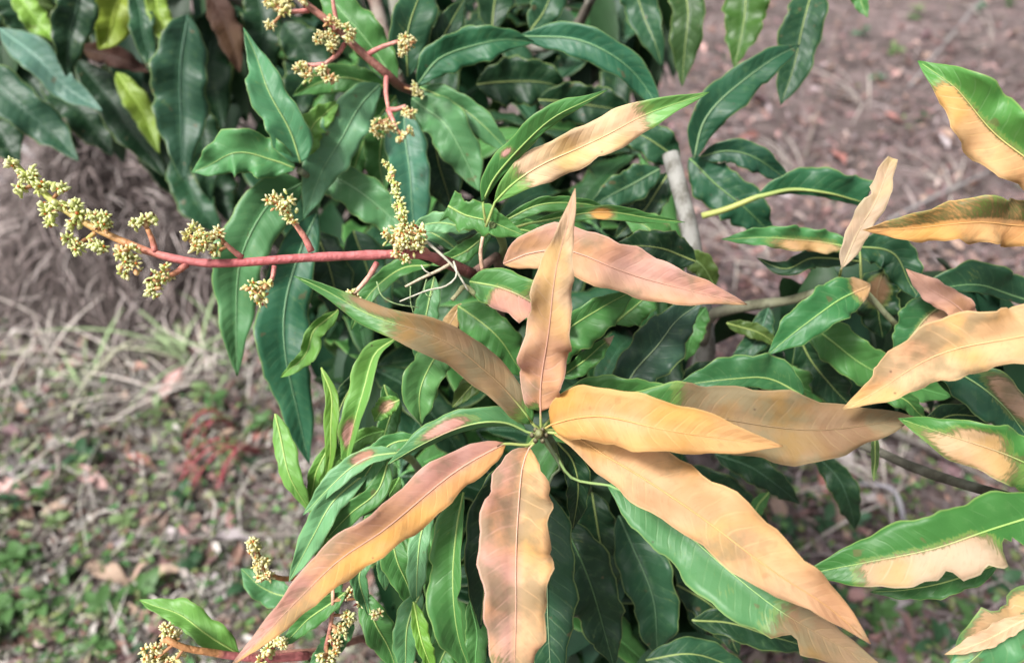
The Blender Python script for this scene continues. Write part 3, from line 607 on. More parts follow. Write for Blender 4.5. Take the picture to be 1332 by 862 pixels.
def inner_leaves():  # strip colours kept extra dark, painting the near-black shade between shoots
    rnd = random.Random(55); g = Geo(); got = 0
    for k in range(9000):
        if got >= 760: break
        x = rnd.uniform(90, 900); y = rnd.uniform(-80, 870)
        if not inside(x, y, CROWN): continue
        d = rnd.uniform(.95, 1.4) if y < 300 else rnd.uniform(.80, 1.15)
        c = P(x, y, d); az = rnd.random()*6.28; el = rnd.uniform(-.6, .4); L = rnd.uniform(.13, .21)
        dr = Vector((cos(az)*cos(el), sin(az)*cos(el), sin(el))); q = c.copy(); pts = [c]
        for s_ in range(1, 7):
            q = q + (dr + Vector((0, 0, -.28*s_))).normalized()*(L/6); pts.append(q.copy())
        if any(proj(p)[2] < .74 or not inside(*proj(p)[:2], CROWN) for p in pts): continue
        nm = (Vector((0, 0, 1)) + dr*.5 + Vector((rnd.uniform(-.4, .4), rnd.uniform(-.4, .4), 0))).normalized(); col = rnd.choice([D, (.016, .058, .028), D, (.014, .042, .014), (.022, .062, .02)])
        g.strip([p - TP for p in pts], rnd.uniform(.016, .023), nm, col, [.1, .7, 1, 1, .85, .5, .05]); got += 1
    for poly, d0, d1, num in (([(925, 425), (1010, 400), (1040, 330), (1250, 335), (1345, 400), (1345, 570), (1190, 570), (1060, 560), (915, 540)], .68, .9, 130), ([(-90, -90), (120, -90), (235, 235), (120, 205), (60, 170), (-90, 200)], .99, 1.3, 90), ([(720, 590), (880, 610), (930, 740), (985, 900), (720, 900)], .68, .95, 110)):
        got = 0
        for k in range(4000):
            if got >= num: break
            x = rnd.uniform(min(p[0] for p in poly), max(p[0] for p in poly)); y = rnd.uniform(min(p[1] for p in poly), max(p[1] for p in poly))
            if not inside(x, y, poly): continue
            c = P(x, y, rnd.uniform(d0, d1)); az = rnd.random()*6.28; el = rnd.uniform(-.5, .4); L = rnd.uniform(.10, .18)
            dr = Vector((cos(az)*cos(el), sin(az)*cos(el), sin(el))); q = c.copy(); pts = [c]
            for s_ in range(1, 7):
                q = q + (dr + Vector((0, 0, -.28*s_))).normalized()*(L/6); pts.append(q.copy())
            if any(proj(p)[2] < d0 - .02 or not inside(*proj(p)[:2], poly) for p in pts): continue
            nm = (Vector((0, 0, 1)) + dr*.5 + Vector((rnd.uniform(-.4, .4), rnd.uniform(-.4, .4), 0))).normalized()
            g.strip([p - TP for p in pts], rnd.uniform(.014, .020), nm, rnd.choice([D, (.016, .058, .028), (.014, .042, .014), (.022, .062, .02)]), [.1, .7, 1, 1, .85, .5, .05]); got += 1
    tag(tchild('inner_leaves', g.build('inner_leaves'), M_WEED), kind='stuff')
inner_leaves()

def branches():
    g0 = (.22, .19, .155); g1 = (.33, .31, .26)
    def br(pts, r0, r1, c0=g1, c1=None, name='branch', n=16, sides=9):
        cv = catmull(pts, n); c1 = c1 or c0
        rads = [(r0 + (r1-r0)*i/(n-1))*(1 + .07*sin(i*2.1) + .05*sin(i*5.3)) for i in range(n)]
        cols = [tuple(a + (b-a)*i/(n-1) for a, b in zip(c0, c1)) for i in range(n)]
        g = Geo(); g.tube([p - TP for p in cv], rads, cols, sides); return tchild(name, g.build(name), M_BARK)
    base = TP + Vector((0, 0, -.04)); fork = base + Vector((.03, -.02, .48)); crown = base + Vector((-.02, -.06, 1.0))
    br([base, base.lerp(fork, .5) + Vector((.01, 0, 0)), fork, fork.lerp(crown, .5) + Vector((.015, .01, 0)), crown, crown + Vector((-.03, .02, .25))], .032, .016, g0, g1, 'trunk', 26, 12)
    gr = (.14, .20, .07)
    mid1 = P(770, 640, .80)
    br([fork + Vector((0, 0, .1)), P(740, 560, 1.2), mid1, P(725, 590, .56), P(705, 560, .508)], .014, .0042, g0, gr)            # carries the rosette
    br([fork + Vector((0, 0, .05)), P(800, 560, 1.1), P(905, 500, .80), P(915, 440, .72), P(909, 370, .70), P(902, 320, .70), P(888, 255, .70), P(872, 200, .71)], .015, .0085, (.15, .145, .13), (.25, .245, .225))
    br([P(914, 445, .722), P(925, 410, .70), P(972, 398, .68), P(1030, 390, .66), P(1085, 375, .62), P(1130, 372, .585)], .0062, .003, (.17, .16, .12), (.17, .18, .09))
    br([P(908, 490, .78), P(1000, 550, .74), P(1100, 570, .68), P(1200, 612, .60), P(1330, 650, .50), P(1400, 652, .462)], .006, .003, (.10, .09, .075), (.10, .10, .07))
    br([P(1120, 374, .60), P(1190, 440, .62), P(1290, 450, .54), P(1402, 430, .452)], .0026, .0026, (.2, .22, .1))
    br([P(1290, 440, .52), P(1360, 380, .5), P(1402, 288, .506), P(1400, 262, .471)], .003, .002, (.2, .22, .1))
    br([crown, P(560, 150, .85), P(540, 118, .70)], .008, .004, (.16, .15, .11), (.16, .2, .1))                                 # upper spray
    br([crown + Vector((0, 0, -.15)), P(460, 260, .85), P(390, 222, .64)], .007, .0032, (.16, .15, .11), (.2, .24, .12))
    br([crown + Vector((0, 0, .05)), P(380, 40, 1.08), P(290, -10, .97), P(180, -25, .92), P(100, -45, .9), P(-20, -20, .92)], .01, .005, (.11, .085, .07), (.11, .085, .07))
    br([fork + Vector((0, 0, .25)), P(640, 430, .85), P(650, 340, .60), P(615, 356, .53)], .008, .0035, (.2, .18, .13), (.16, .09, .07))
    br([P(650, 345, .61), P(655, 320, .56), P(640, 292, .523)], .004, .0026, (.2, .22, .1), (.2, .28, .1))
    br([fork + Vector((0, 0, .12)), P(580, 620, .85), P(540, 600, .60), P(520, 588, .53)], .007, .003, (.2, .2, .12), (.2, .28, .1))
    br([fork + Vector((0, 0, .02)), P(560, 800, .90), P(470, 830, .66), P(400, 850, .58), P(312, 852, .556)], .006, .0028, (.2, .2, .12), (.35, .16, .12))
    br([crown + Vector((.02, 0, .1)), P(720, 60, .95), P(800, -40, .83), P(960, -70, .80), P(1080, -70, .77)], .008, .004, (.13, .11, .09))
    br([P(478, -40, .97), P(493, 20, .96), P(520, 110, .96)], .008, .009, (.16, .10, .08))
    # dormant bud at the rosette's tip
    g = Geo(); c = P(701, 564, .497) - TP; ax = (P(702, 545, .480) - P(701, 566, .5))
    g.blob(c, ax, .0034, .0050, (.15, .15, .07), (.20, .22, .10))
    for k in range(6):
        an = k*1.05; o_ = P(701 + 9*cos(an), 566 + 8*sin(an), .5) - TP
        g.blob(o_, ax, .0018, .0034, (.12, .10, .06), (.18, .16, .09))
    tchild('bud', g.build('bud'), M_STALK)
branches()

# ------------------------------------------------------------------ flower sprays
RED = (.48, .12, .125); PKR = (.55, .18, .175); DKR = (.10, .035, .035); ORP = (.50, .24, .10); YG = (.44, .50, .12)
SKEL = []
def flowers(parent, cx, cy, d, rad, n, seed, stretch=(1, 1), greenish=.3, size=1.0):
    rnd = random.Random(seed); g = Geo(); c = P(cx, cy, d); R_ = rad*d/FPX; lobes = []
    lobes.append(c.copy())
    for k in range(max(2, n//9)):
        lobes.append(c + RT*rnd.uniform(-.75, .75)*R_*stretch[0] + UP*rnd.uniform(-.75, .75)*R_*stretch[1] + FW*rnd.uniform(-.5, .5)*R_)
    if SKEL:
        nr = min(SKEL, key=lambda q_: (q_-c).length_squared)
        if .0015 < (nr-c).length < .03: g.tube([nr - TP, c - TP], [.0013, .001], (.50, .26, .13), 6)
    for lb in lobes: g.tube([c - TP, lb - TP], [.0009, .0007], (.62, .34, .16), 5)
    for k in range(n):
        lb = lobes[k % len(lobes)]
        v = Vector((rnd.gauss(0, 1), rnd.gauss(0, 1), rnd.gauss(0, 1))).normalized(); rr = R_*.46*rnd.uniform(.35, 1.15)
        p = lb + v*rr; r = .00155*rnd.uniform(.75, 1.3)*size; t = rnd.random()
        if t < greenish: c0, c1 = (.66, .72, .26), (.84, .86, .48)
        elif t < .86: c0, c1 = (.74, .68, .28), (.88, .83, .52)
        elif t < .95: c0, c1 = (.66, .36, .16), (.80, .55, .30)
        else: c0, c1 = (.20, .04, .03), (.14, .03, .03); r *= .6
        if t < .86 and rnd.random() < .5:             # an opened flower: five little petals round a yellow eye
            a = v.cross(Vector((.2, .9, .4))).normalized(); e = v.cross(a)
            for q in range(5):
                an = q*1.2566; dv = a*cos(an) + e*sin(an)
                g.blob(p + dv*r*1.3 - TP, (dv + v*.55), r*.5, r*1.2, c0, c1)
            g.blob(p + v*r*.4 - TP, v, r*.55, r*.5, (.75, .45, .06), (.55, .16, .05))
        else: g.blob(p - TP, (v + Vector((rnd.gauss(0, .4), rnd.gauss(0, .4), rnd.gauss(0, .4)))), r*rnd.uniform(.65, 1), r*rnd.uniform(1.3, 2.1), c0, c1)
    tchild('flower_cluster', g.build('flower_cluster'), M_FLOWER, parent)
def stalk(parent, pts, r0, r1, c0, c1, name='side_stalk', n=8, sides=7, curve=True):
    cv = catmull([P(*p) for p in pts], n); g = Geo(); SKEL.extend(cv)
    g.tube([p - TP for p in cv], [(r0 + (r1-r0)*i/(n-1))*(1 + .06*sin(i*3.7)) for i in range(n)], [tuple(a+(b-a)*i/(n-1) for a, b in zip(c0, c1)) for i in range(n)], sides)
    return tchild(name, g.build(name), M_STALK, parent)
def panicle_main():
    pts = [(615, 357, .527), (580, 341, .512), (548, 331, .502), (500, 331, .495), (400, 335, .484), (300, 342, .475), (248, 340, .471), (190, 326, .468), (130, 300, .466), (80, 270, .465), (45, 240, .465), (14, 208, .466)]
    n = 44; cv = catmull([P(*p) for p in pts], n); key = [(0, DKR), (.10, (.2, .07, .06)), (.125, PKR), (.5, RED), (.64, PKR), (.72, ORP), (.82, (.6, .42, .16)), (.9, YG), (1, YG)]
    cols = []; rads = []; SKEL.extend(cv)
    for i in range(n):
        t = i/(n-1)
        for (a, ca), (b, cb) in zip(key, key[1:]):
            if t <= b: f = (t-a)/(b-a); cols.append(tuple(x+(y-x)*f for x, y in zip(ca, cb))); break
        rads.append((.0036 - .0016*t)*(1 + .05*sin(i*1.9) + .04*sin(i*4.7)) if t > .1 else .0042)
    g = Geo(); g.tube([p - TP for p in cv], rads, cols, 9)
    pan = tchild('flower_panicle', g.build('flower_panicle'), M_STALK)
    pan['label'] = 'long red flower stalk with cream buds and a yellow-green tip'
    st = lambda a, b, r=.0021, c0=PKR, c1=(.62, .30, .2): stalk(pan, a if isinstance(a, list) else [a, b], r*1.15, r*.8, c0, c1)
    fl = lambda x, y, d, r, n_, s, **k: flowers(pan, x, y, d, r, n_, s, **k)
    st([(405, 327, .484), (395, 307, .48), (381, 288, .476)], 0); fl(371, 270, .474, 23, 46, 1, stretch=(1.1, .8))
    st([(357, 346, .48), (354, 362, .478), (345, 374, .476)], 0, .0015); fl(336, 384, .475, 20, 34, 2, stretch=(.9, 1.1), greenish=.2)
    st([(315, 335, .476), (303, 326, .472), (292, 316, .468)], 0, .0018); fl(268, 322, .464, 26, 58, 3, stretch=(1, 1.2), greenish=.35); fl(283, 302, .466, 10, 14, 31)
    st([(243, 344, .471), (228, 355, .466), (215, 359, .463)], 0, .0019, PKR, ORP); fl(206, 364, .461, 19, 40, 4, stretch=(.8, 1.2), greenish=.7)
    st([(202, 328, .468), (198, 312, .466), (192, 298, .464)], 0, .0018, PKR, ORP); fl(185, 289, .463, 17, 34, 5, stretch=(1.1, .7), greenish=.6)
    st([(168, 320, .467), (160, 328, .463)], 0, .0016, ORP, YG); fl(162, 338, .459, 21, 46, 6, stretch=(1, 1), greenish=.5)
    st([(136, 303, .466), (138, 295, .464), (138, 288, .463)], 0, .0016, ORP, YG); fl(138, 284, .462, 18, 36, 7, stretch=(1, .9), greenish=.8)
    st([(124, 303, .466), (113, 311, .464)], 0, .0015, ORP, YG); fl(98, 318, .462, 15, 26, 8, stretch=(1, .7), greenish=.9); fl(124, 318, .463, 13, 20, 9, stretch=(1, .6), greenish=.9)
    for k, (x, y, r, n_) in enumerate([(104, 277, 15, 18), (96, 292, 9, 7), (64, 277, 17, 20), (80, 245, 10, 9), (56, 243, 10, 8), (30, 246, 9, 6), (30, 228, 10, 9), (17, 212, 9, 10), (42, 226, 7, 5), (80, 268, 9, 8)]):
        fl(x, y, .463, r, n_, 40+k, greenish=1.0 if x > 25 else .5, size=1.15)
    # large cluster over the stalk with its own upright spike
    st([(560, 334, .506), (545, 318, .496), (533, 305, .49)], 0, .0024, PKR, (.6, .35, .22)); fl(527, 300, .487, 27, 66, 50, stretch=(1, .8), greenish=.2); fl(533, 316, .487, 20, 40, 51, greenish=.1); fl(517, 330, .486, 12, 18, 52, greenish=.4)
    st([(525, 290, .487), (520, 265, .486), (510, 232, .487), (504, 212, .488)], 0, .0016, YG, YG)
    for k in range(11):
        t = k/10; fl(524 - 19*t + 4*sin(k*2.4), 283 - 70*t, .486, 8 - 4*t, 8 - int(4*t), 60+k, greenish=1.0, size=1.0 - .2*t)
    st([(490, 342, .495), (481, 358, .49), (468, 374, .487), (460, 381, .486)], 0, .0018, PKR, (.7, .5, .35)); fl(458, 384, .486, 9, 10, 80)
    # withered threads and a broken twiglet where the stalk leaves the shoot
    gcol = (.52, .50, .40); gg = (.25, .36, .16)
    for a, r, c in [([(552, 312, .49), (575, 332, .492), (592, 350, .494), (609, 378, .496)], .0011, gcol), ([(586, 343, .495), (570, 352, .49), (548, 362, .486), (527, 373, .484)], .0013, (.55, .46, .33)),
                    ([(590, 340, .49), (594, 358, .487), (580, 372, .486), (555, 378, .486), (520, 392, .488)], .0008, gcol), ([(555, 362, .488), (552, 378, .487), (560, 386, .488), (565, 370, .49)], .0005, gg),
                    ([(490, 366, .49), (497, 385, .49), (515, 395, .492), (545, 400, .495)], .0006, gg), ([(534, 372, .49), (534, 392, .49), (538, 408, .492)], .0005, gg), ([(548, 345, .488), (553, 352, .486), (560, 356, .486)], .0006, gcol)]:
        stalk(TREE, a, r, r*.6, c, c, 'dry_thread', 14, 6)
    stalk(TREE, [(620, 385, .52), (605, 372, .515), (595, 382, .51), (588, 390, .508)], .002, .0015, (.3, .33, .16), (.38, .36, .2), 'bud_stem')
    stalk(TREE, [(628, 355, .525), (625, 330, .52), (628, 308, .517)], .0016, .0012, (.5, .3, .2), (.6, .42, .3), 'bud_stem')
def panicle_top():
    d = .655
    g = Geo(); pts = [(548, 122, .69), (520, 112, .672), (505, 98, d), (470, 68, d-.01), (432, 32, d-.015), (398, 5, d-.02), (370, -25, d-.02)]
    cv = catmull([P(*p) for p in pts], 22); SKEL.extend(cv)
    g.tube([p - TP for p in cv], [.0042 - .0012*i/21 for i in range(22)], [tuple(a+(b-a)*min(1, i/12) for a, b in zip(DKR, (.34, .15, .11))) for i in range(22)], 8)
    pan = tchild('flower_panicle', g.build('flower_panicle'), M_STALK); pan['label'] = 'brown-red flower stalk with small yellow flower clusters above the crown'
    st = lambda *a: stalk(pan, list(a), .0024, .0016, PKR, (.62, .30, .24))
    fl = lambda x, y, r, n_, s, dd=.63, **k: flowers(pan, x, y, dd, r, n_, s, greenish=.15, **k)
    st((503, 97, d), (502, 120, .645), (506, 146, .635)); st((506, 143, .637), (517, 142, .632), (528, 138, .63)); st((505, 143, .636), (512, 158, .63), (516, 168, .63)); fl(492, 160, 17, 36, 101); fl(512, 164, 12, 18, 102); fl(528, 145, 12, 20, 103); fl(524, 176, 13, 22, 104)
    st((476, 72, .647), (495, 62, .64), (518, 54, .635)); fl(526, 50, 14, 26, 105, stretch=(.9, 1.1)); fl(522, 70, 11, 18, 106, stretch=(.7, 1.2))
    st((448, 58, .645), (438, 72, .637), (422, 84, .63)); st((422, 84, .63), (408, 85, .63), (398, 84, .63)); fl(392, 88, 13, 24, 107); fl(402, 98, 13, 20, 108); fl(422, 92, 11, 20, 109); fl(430, 102, 9, 12, 110)
    st((440, 40, .64), (436, 20, .635), (432, -5, .63)); fl(424, 44, 17, 34, 111); fl(430, 60, 13, 22, 112); fl(440, 32, 14, 26, 113); fl(456, 42, 11, 20, 114, stretch=(.7, 1.3))
    st((402, 14, .638), (388, 15, .633), (370, 15, .63)); fl(360, 10, 20, 40, 115, stretch=(1, 1)); fl(352, 34, 9, 12, 116, stretch=(.5, 1.3)); fl(376, 2, 14, 22, 117); fl(395, 0, 10, 14, 118)
    fl(540, 118, 11, 16, 119, dd=.665)
def panicle_low():
    g = Geo(); pts = [(400, 852, .58), (345, 856, .557), (300, 852, .54), (275, 848, .53), (240, 842, .52), (215, 830, .515)]
    cv = catmull([P(*p) for p in pts], 16); SKEL.extend(cv)
    g.tube([p - TP for p in cv], [.0036 - .0015*i/15 for i in range(16)], [PKR]*10 + [ORP]*6, 8)
    pan = tchild('flower_panicle', g.build('flower_panicle'), M_STALK); pan['label'] = 'low red flower stalk with yellow clusters under a long scorched leaf'
    st = lambda *a: stalk(pan, list(a), .0019, .0013, PKR, (.62, .36, .24))
    fl = lambda x, y, r, n_, s, dd=.52, **k: flowers(pan, x, y, dd, r, n_, s, greenish=.15, **k)
    st((352, 856, .557), (352, 838, .54), (353, 822, .53)); fl(352, 850, 15, 26, 201); fl(365, 838, 14, 24, 202)
    fl(222, 830, 17, 34, 203, stretch=(.8, 1.3)); fl(204, 846, 18, 34, 204); fl(196, 862, 14, 22, 205); fl(228, 858, 12, 18, 206)
    st((420, 862, .56), (432, 800, .535), (433, 765, .53)); fl(436, 842, 14, 26, 207, .54); fl(425, 856, 14, 24, 208, .54)
    fl(455, 800, 12, 20, 209, .54); fl(470, 778, 10, 16, 210, .54); fl(487, 800, 9, 16, 211, .53); fl(446, 822, 11, 18, 212, .54); fl(455, 770, 9, 12, 213, .54)
    g = Geo(); cv = catmull([P(*p) for p in [(420, 740, .60), (380, 752, .58), (354, 748, .565), (338, 728, .56), (330, 700, .555)]], 14)
    g.tube([p - TP for p in cv], [.002]*14, [ORP]*14, 7)
    pan = tchild('flower_panicle', g.build('flower_panicle'), M_STALK); pan['label'] = 'small tan flower spike poking out over the litter'
    flowers(pan, 329, 706, .553, 13, 30, 220, (.8, 1.3), .2); flowers(pan, 338, 728, .555, 12, 28, 221, (.9, 1.2), .05); flowers(pan, 346, 746, .558, 11, 24, 222, (1, 1), .0)
panicle_main(); panicle_top(); panicle_low()

# ------------------------------------------------------------------ straw heap behind the flower stalk
def heap():
    c = G(185, 335); n = 30; V = []; F = []
    for j in range(n+1):
        for i in range(n+1):
            x = (i/n*2-1)*.62; y = (j/n*2-1)*.5; r = sqrt((x/.58)**2 + (y/.46)**2)
            h = .42*max(0, 1-r*r)**1.2 * (1 + .3*noise.noise(Vector((x*5, y*5, 2)))) + .03*noise.noise(Vector((x*14, y*14, 2))) - .03*min(1, r)
            V.append((x, y, h + hgt(c.x+x, c.y+y) - c.z if r < 1.35 else hgt(c.x+x, c.y+y) - c.z - .05))
    for j in range(n):
        for i in range(n): a = j*(n+1)+i; F.append((a, a+1, a+n+2, a+n+1))
    root = empty('straw_heap', c); tag(root, 'low heap of soil covered in greyish pink straw', 'straw heap')
    cols = [(.05, .038, .034)]*len(V); link('soil_mound', mesh('soil_mound', V, F, cols={'col': cols}), M_STRAW, root)
    g = Geo(); rnd = random.Random(5)
    for k in range(5200):
        x = rnd.uniform(-.58, .58); y = rnd.uniform(-.46, .46); r = sqrt((x/.58)**2 + (y/.46)**2)
        if r > 1: continue
        h = .42*(1-r*r)**1.2*(1 + .3*noise.noise(Vector((x*5, y*5, 2)))) + .03*noise.noise(Vector((x*14, y*14, 2))) - .03*r + hgt(c.x+x, c.y+y) - c.z
        an = math.atan2(y, x) + rnd.gauss(0, 1.0); L = rnd.uniform(.03, .12); sl_ = -.45*r
        d = Vector((cos(an), sin(an), sl_ + rnd.uniform(-.1, .3))).normalized(); p = Vector((x, y, h + .004))
        q = rnd.uniform(.7, 1.35); col = rnd.choice([(.30, .245, .235), (.22, .175, .165), (.46, .40, .38), (.13, .10, .095)])
        g.strip([p, p + d*L*.5 + Vector((0, 0, .01)), p + d*L - Vector((0, 0, L*.12))], rnd.uniform(.001, .0032), Vector((rnd.uniform(-.5, .5), rnd.uniform(-.5, .5), 1)).normalized(), tuple(v*q for v in col))
    tag(link('straw', g.build('straw', False), M_STRAW, root), kind='stuff')
heap()

# ------------------------------------------------------------------ loose litter: nobody could count it
def litter():
    rnd = random.Random(9); g = Geo()
    for k in range(15000):
        # denser near the camera
        px = rnd.uniform(-260, 1600); py = rnd.uniform(-70, 980)
        c = G(px, py)
        L = rnd.uniform(.02, .11)*(1 if rnd.random() < .88 else 2.2); an = rnd.gauss(.5, 1.5); el = abs(rnd.gauss(0, .22))
        d = Vector((cos(an), sin(an), sin(el))); s_ = Vector((-sin(an), cos(an), 0))*rnd.uniform(-.2, .2)*L
        q = rnd.choice((.35, .5, .65, .8, 1.0, 1.25)); right = px > 650
        col = rnd.choice([(.34, .255, .26), (.25, .18, .185), (.36, .30, .29), (.20, .15, .15), (.40, .34, .34)] if right else [(.40, .37, .34), (.31, .28, .26), (.50, .47, .43), (.24, .21, .19), (.38, .38, .29)])
        p = c + Vector((0, 0, .003 + rnd.random()*.02))
        g.strip([p, p + d*L*.5 + s_, p + d*L - Vector((0, 0, sin(el)*L*.3))], rnd.uniform(.0012, .0042), Vector((rnd.uniform(-.6, .6), rnd.uniform(-.6, .6), 1)).normalized(), tuple(v*q for v in col))
    tag(link('straw_litter', g.build('straw_litter', False), M_STRAW), 'loose dry straw and grass stems matted over the ground', 'straw', kind='stuff')
    g = Geo()
    for k in range(5200):
        px = rnd.uniform(-260, 1600); py = rnd.uniform(-70, 980); c = G(px, py)
        L = rnd.uniform(.02, .06); an = rnd.random()*6.28; d = Vector((cos(an), sin(an), rnd.uniform(-.1, .4)))
        q = rnd.uniform(.3, 1.3); col = rnd.choice([(.26, .15, .12), (.32, .19, .15), (.20, .12, .11), (.36, .25, .20), (.30, .17, .16), (.22, .17, .15)])
        nm = Vector((rnd.uniform(-.7, .7), rnd.uniform(-.7, .7), 1)).normalized(); p = c + Vector((0, 0, .006 + .02*rnd.random()))
        g.strip([p, p + d*L*.25 + nm*.003, p + d*L*.6 + nm*.008, p + d*L], L*rnd.uniform(.16, .3), nm, tuple(v*q for v in col), [.15, .9, .85, .1])
    for k in range(7500):
        right = k < 3800
        px = rnd.uniform(840, 1640) if right else rnd.uniform(-260, 470); py = rnd.uniform(-80, 470) if right else rnd.uniform(330, 980); c = G(px, py)
        cl = noise.noise(Vector((c.x*3.1, c.y*3.1, 4)))
        L = rnd.uniform(.015, .06) if right else rnd.uniform(.012, .045); an = rnd.random()*6.28; d = Vector((cos(an), sin(an), rnd.uniform(-.1, .5)))
        q = rnd.choice((.25, .45, .7, 1.0, 1.3)); col = rnd.choice([(.34, .20, .19), (.27, .155, .16), (.42, .28, .25), (.30, .24, .25), (.36, .17, .16) if cl > .1 else (.34, .27, .25)] if right else [(.34, .30, .28), (.27, .24, .21), (.46, .43, .40), (.21, .21, .13), (.30, .23, .21), (.28, .30, .18)])
        nm = Vector((rnd.uniform(-.9, .9), rnd.uniform(-.9, .9), 1)).normalized(); p = c + Vector((0, 0, .006 + .03*rnd.random()))
        g.strip([p, p + d*L*.25 + nm*.004, p + d*L*.6 + nm*.009, p + d*L], L*rnd.uniform(.06, .2), nm, tuple(v*q for v in col), [.2, .9, .85, .12])
    tag(link('leaf_litter', g.build('leaf_litter', False), M_DEAD), 'crumbled small brown dead leaves mixed into the straw', 'leaf litter', kind='stuff')
    g = Geo()                                # tiny green ground cover
    for k in range(11000):
        px = rnd.uniform(-200, 1500); py = rnd.uniform(-40, 960)
        gfac = .22
        if px < 420: gfac = .25 + .75*max(0, min(1, (py-420)/320))
        if px > 850: gfac = .08 if py < 540 else 1.1
        c = G(px, py)
        if noise.noise(Vector((c.x*4.5, c.y*4.5, 7)))*.9 + gfac*.9 < .42: continue
        an = rnd.random()*6.28; L = rnd.uniform(.008, .024); p = c + Vector((0, 0, .005 + .045*rnd.random()))
        d = Vector((cos(an), sin(an), rnd.uniform(-.1, .6))); nm = Vector((rnd.uniform(-.5, .5), rnd.uniform(-.5, .5), 1)).normalized(); q = rnd.uniform(.6, 1.4)
        col = rnd.choice([(.09, .19, .06), (.06, .15, .05), (.14, .22, .07), (.16, .19, .07)])
        g.strip([p, p + d*L*.3 + nm*.001, p + d*L*.7 + nm*.001, p + d*L], L*rnd.uniform(.25, .42), nm, tuple(v*q for v in col), [.2, 1, .85, .1])
    tag(link('ground_cover', g.build('ground_cover', False), M_WEED), 'tiny green creeping plants spread thinly through the litter', 'ground cover', kind='stuff')
litter()

# ------------------------------------------------------------------ things on the ground
def blade_mesh(name, L, W, col, bend=.25, fold=.25, seg=6, tipw=.1, wave=0):
    V = []; F = []; C = []
    for i in range(seg+1):
        t = i/seg; wd = W*max(.04, sin(pi*min(1, t*.96+.04))**.75); z = bend*L*(t - 1.6*t*t)
        for j in (-1, 0, 1): V.append((t*L, j*wd, z + abs(j)*wd*fold + wave*wd*sin(t*11+j))); C.append(tuple(c*(1.12 if j == 0 else 1) for c in col))
    for i in range(seg):
        a = 3*i; F += [(a, a+1, a+4, a+3), (a+1, a+2, a+5, a+4)]
    return mesh(name, V, F, cols={'col': C})
def zone(x, y):
    if y < 300 and x > 850: return 'by the forked dead twig on the dry slope' if x > 1150 else 'by the thin dark dead stem'
    if y < 415 and x < 300: return 'at the foot of the straw heap'
    if x > 700: return 'under the dark thick stick' if y < 700 and x > 900 else 'under the big leaf with the chewed edge' if x > 900 else 'in the shade under the scorched shoot'
    if y < 560: return 'among the pale grass tufts' if x > 140 else 'between the grass tufts and the vine loop'
    if y < 690: return 'around the red creepers' if x > 180 else 'near the curled dry vine loop'
    return 'below the low yellow flower clusters' if x > 160 else 'around the curled purplish fallen leaves'
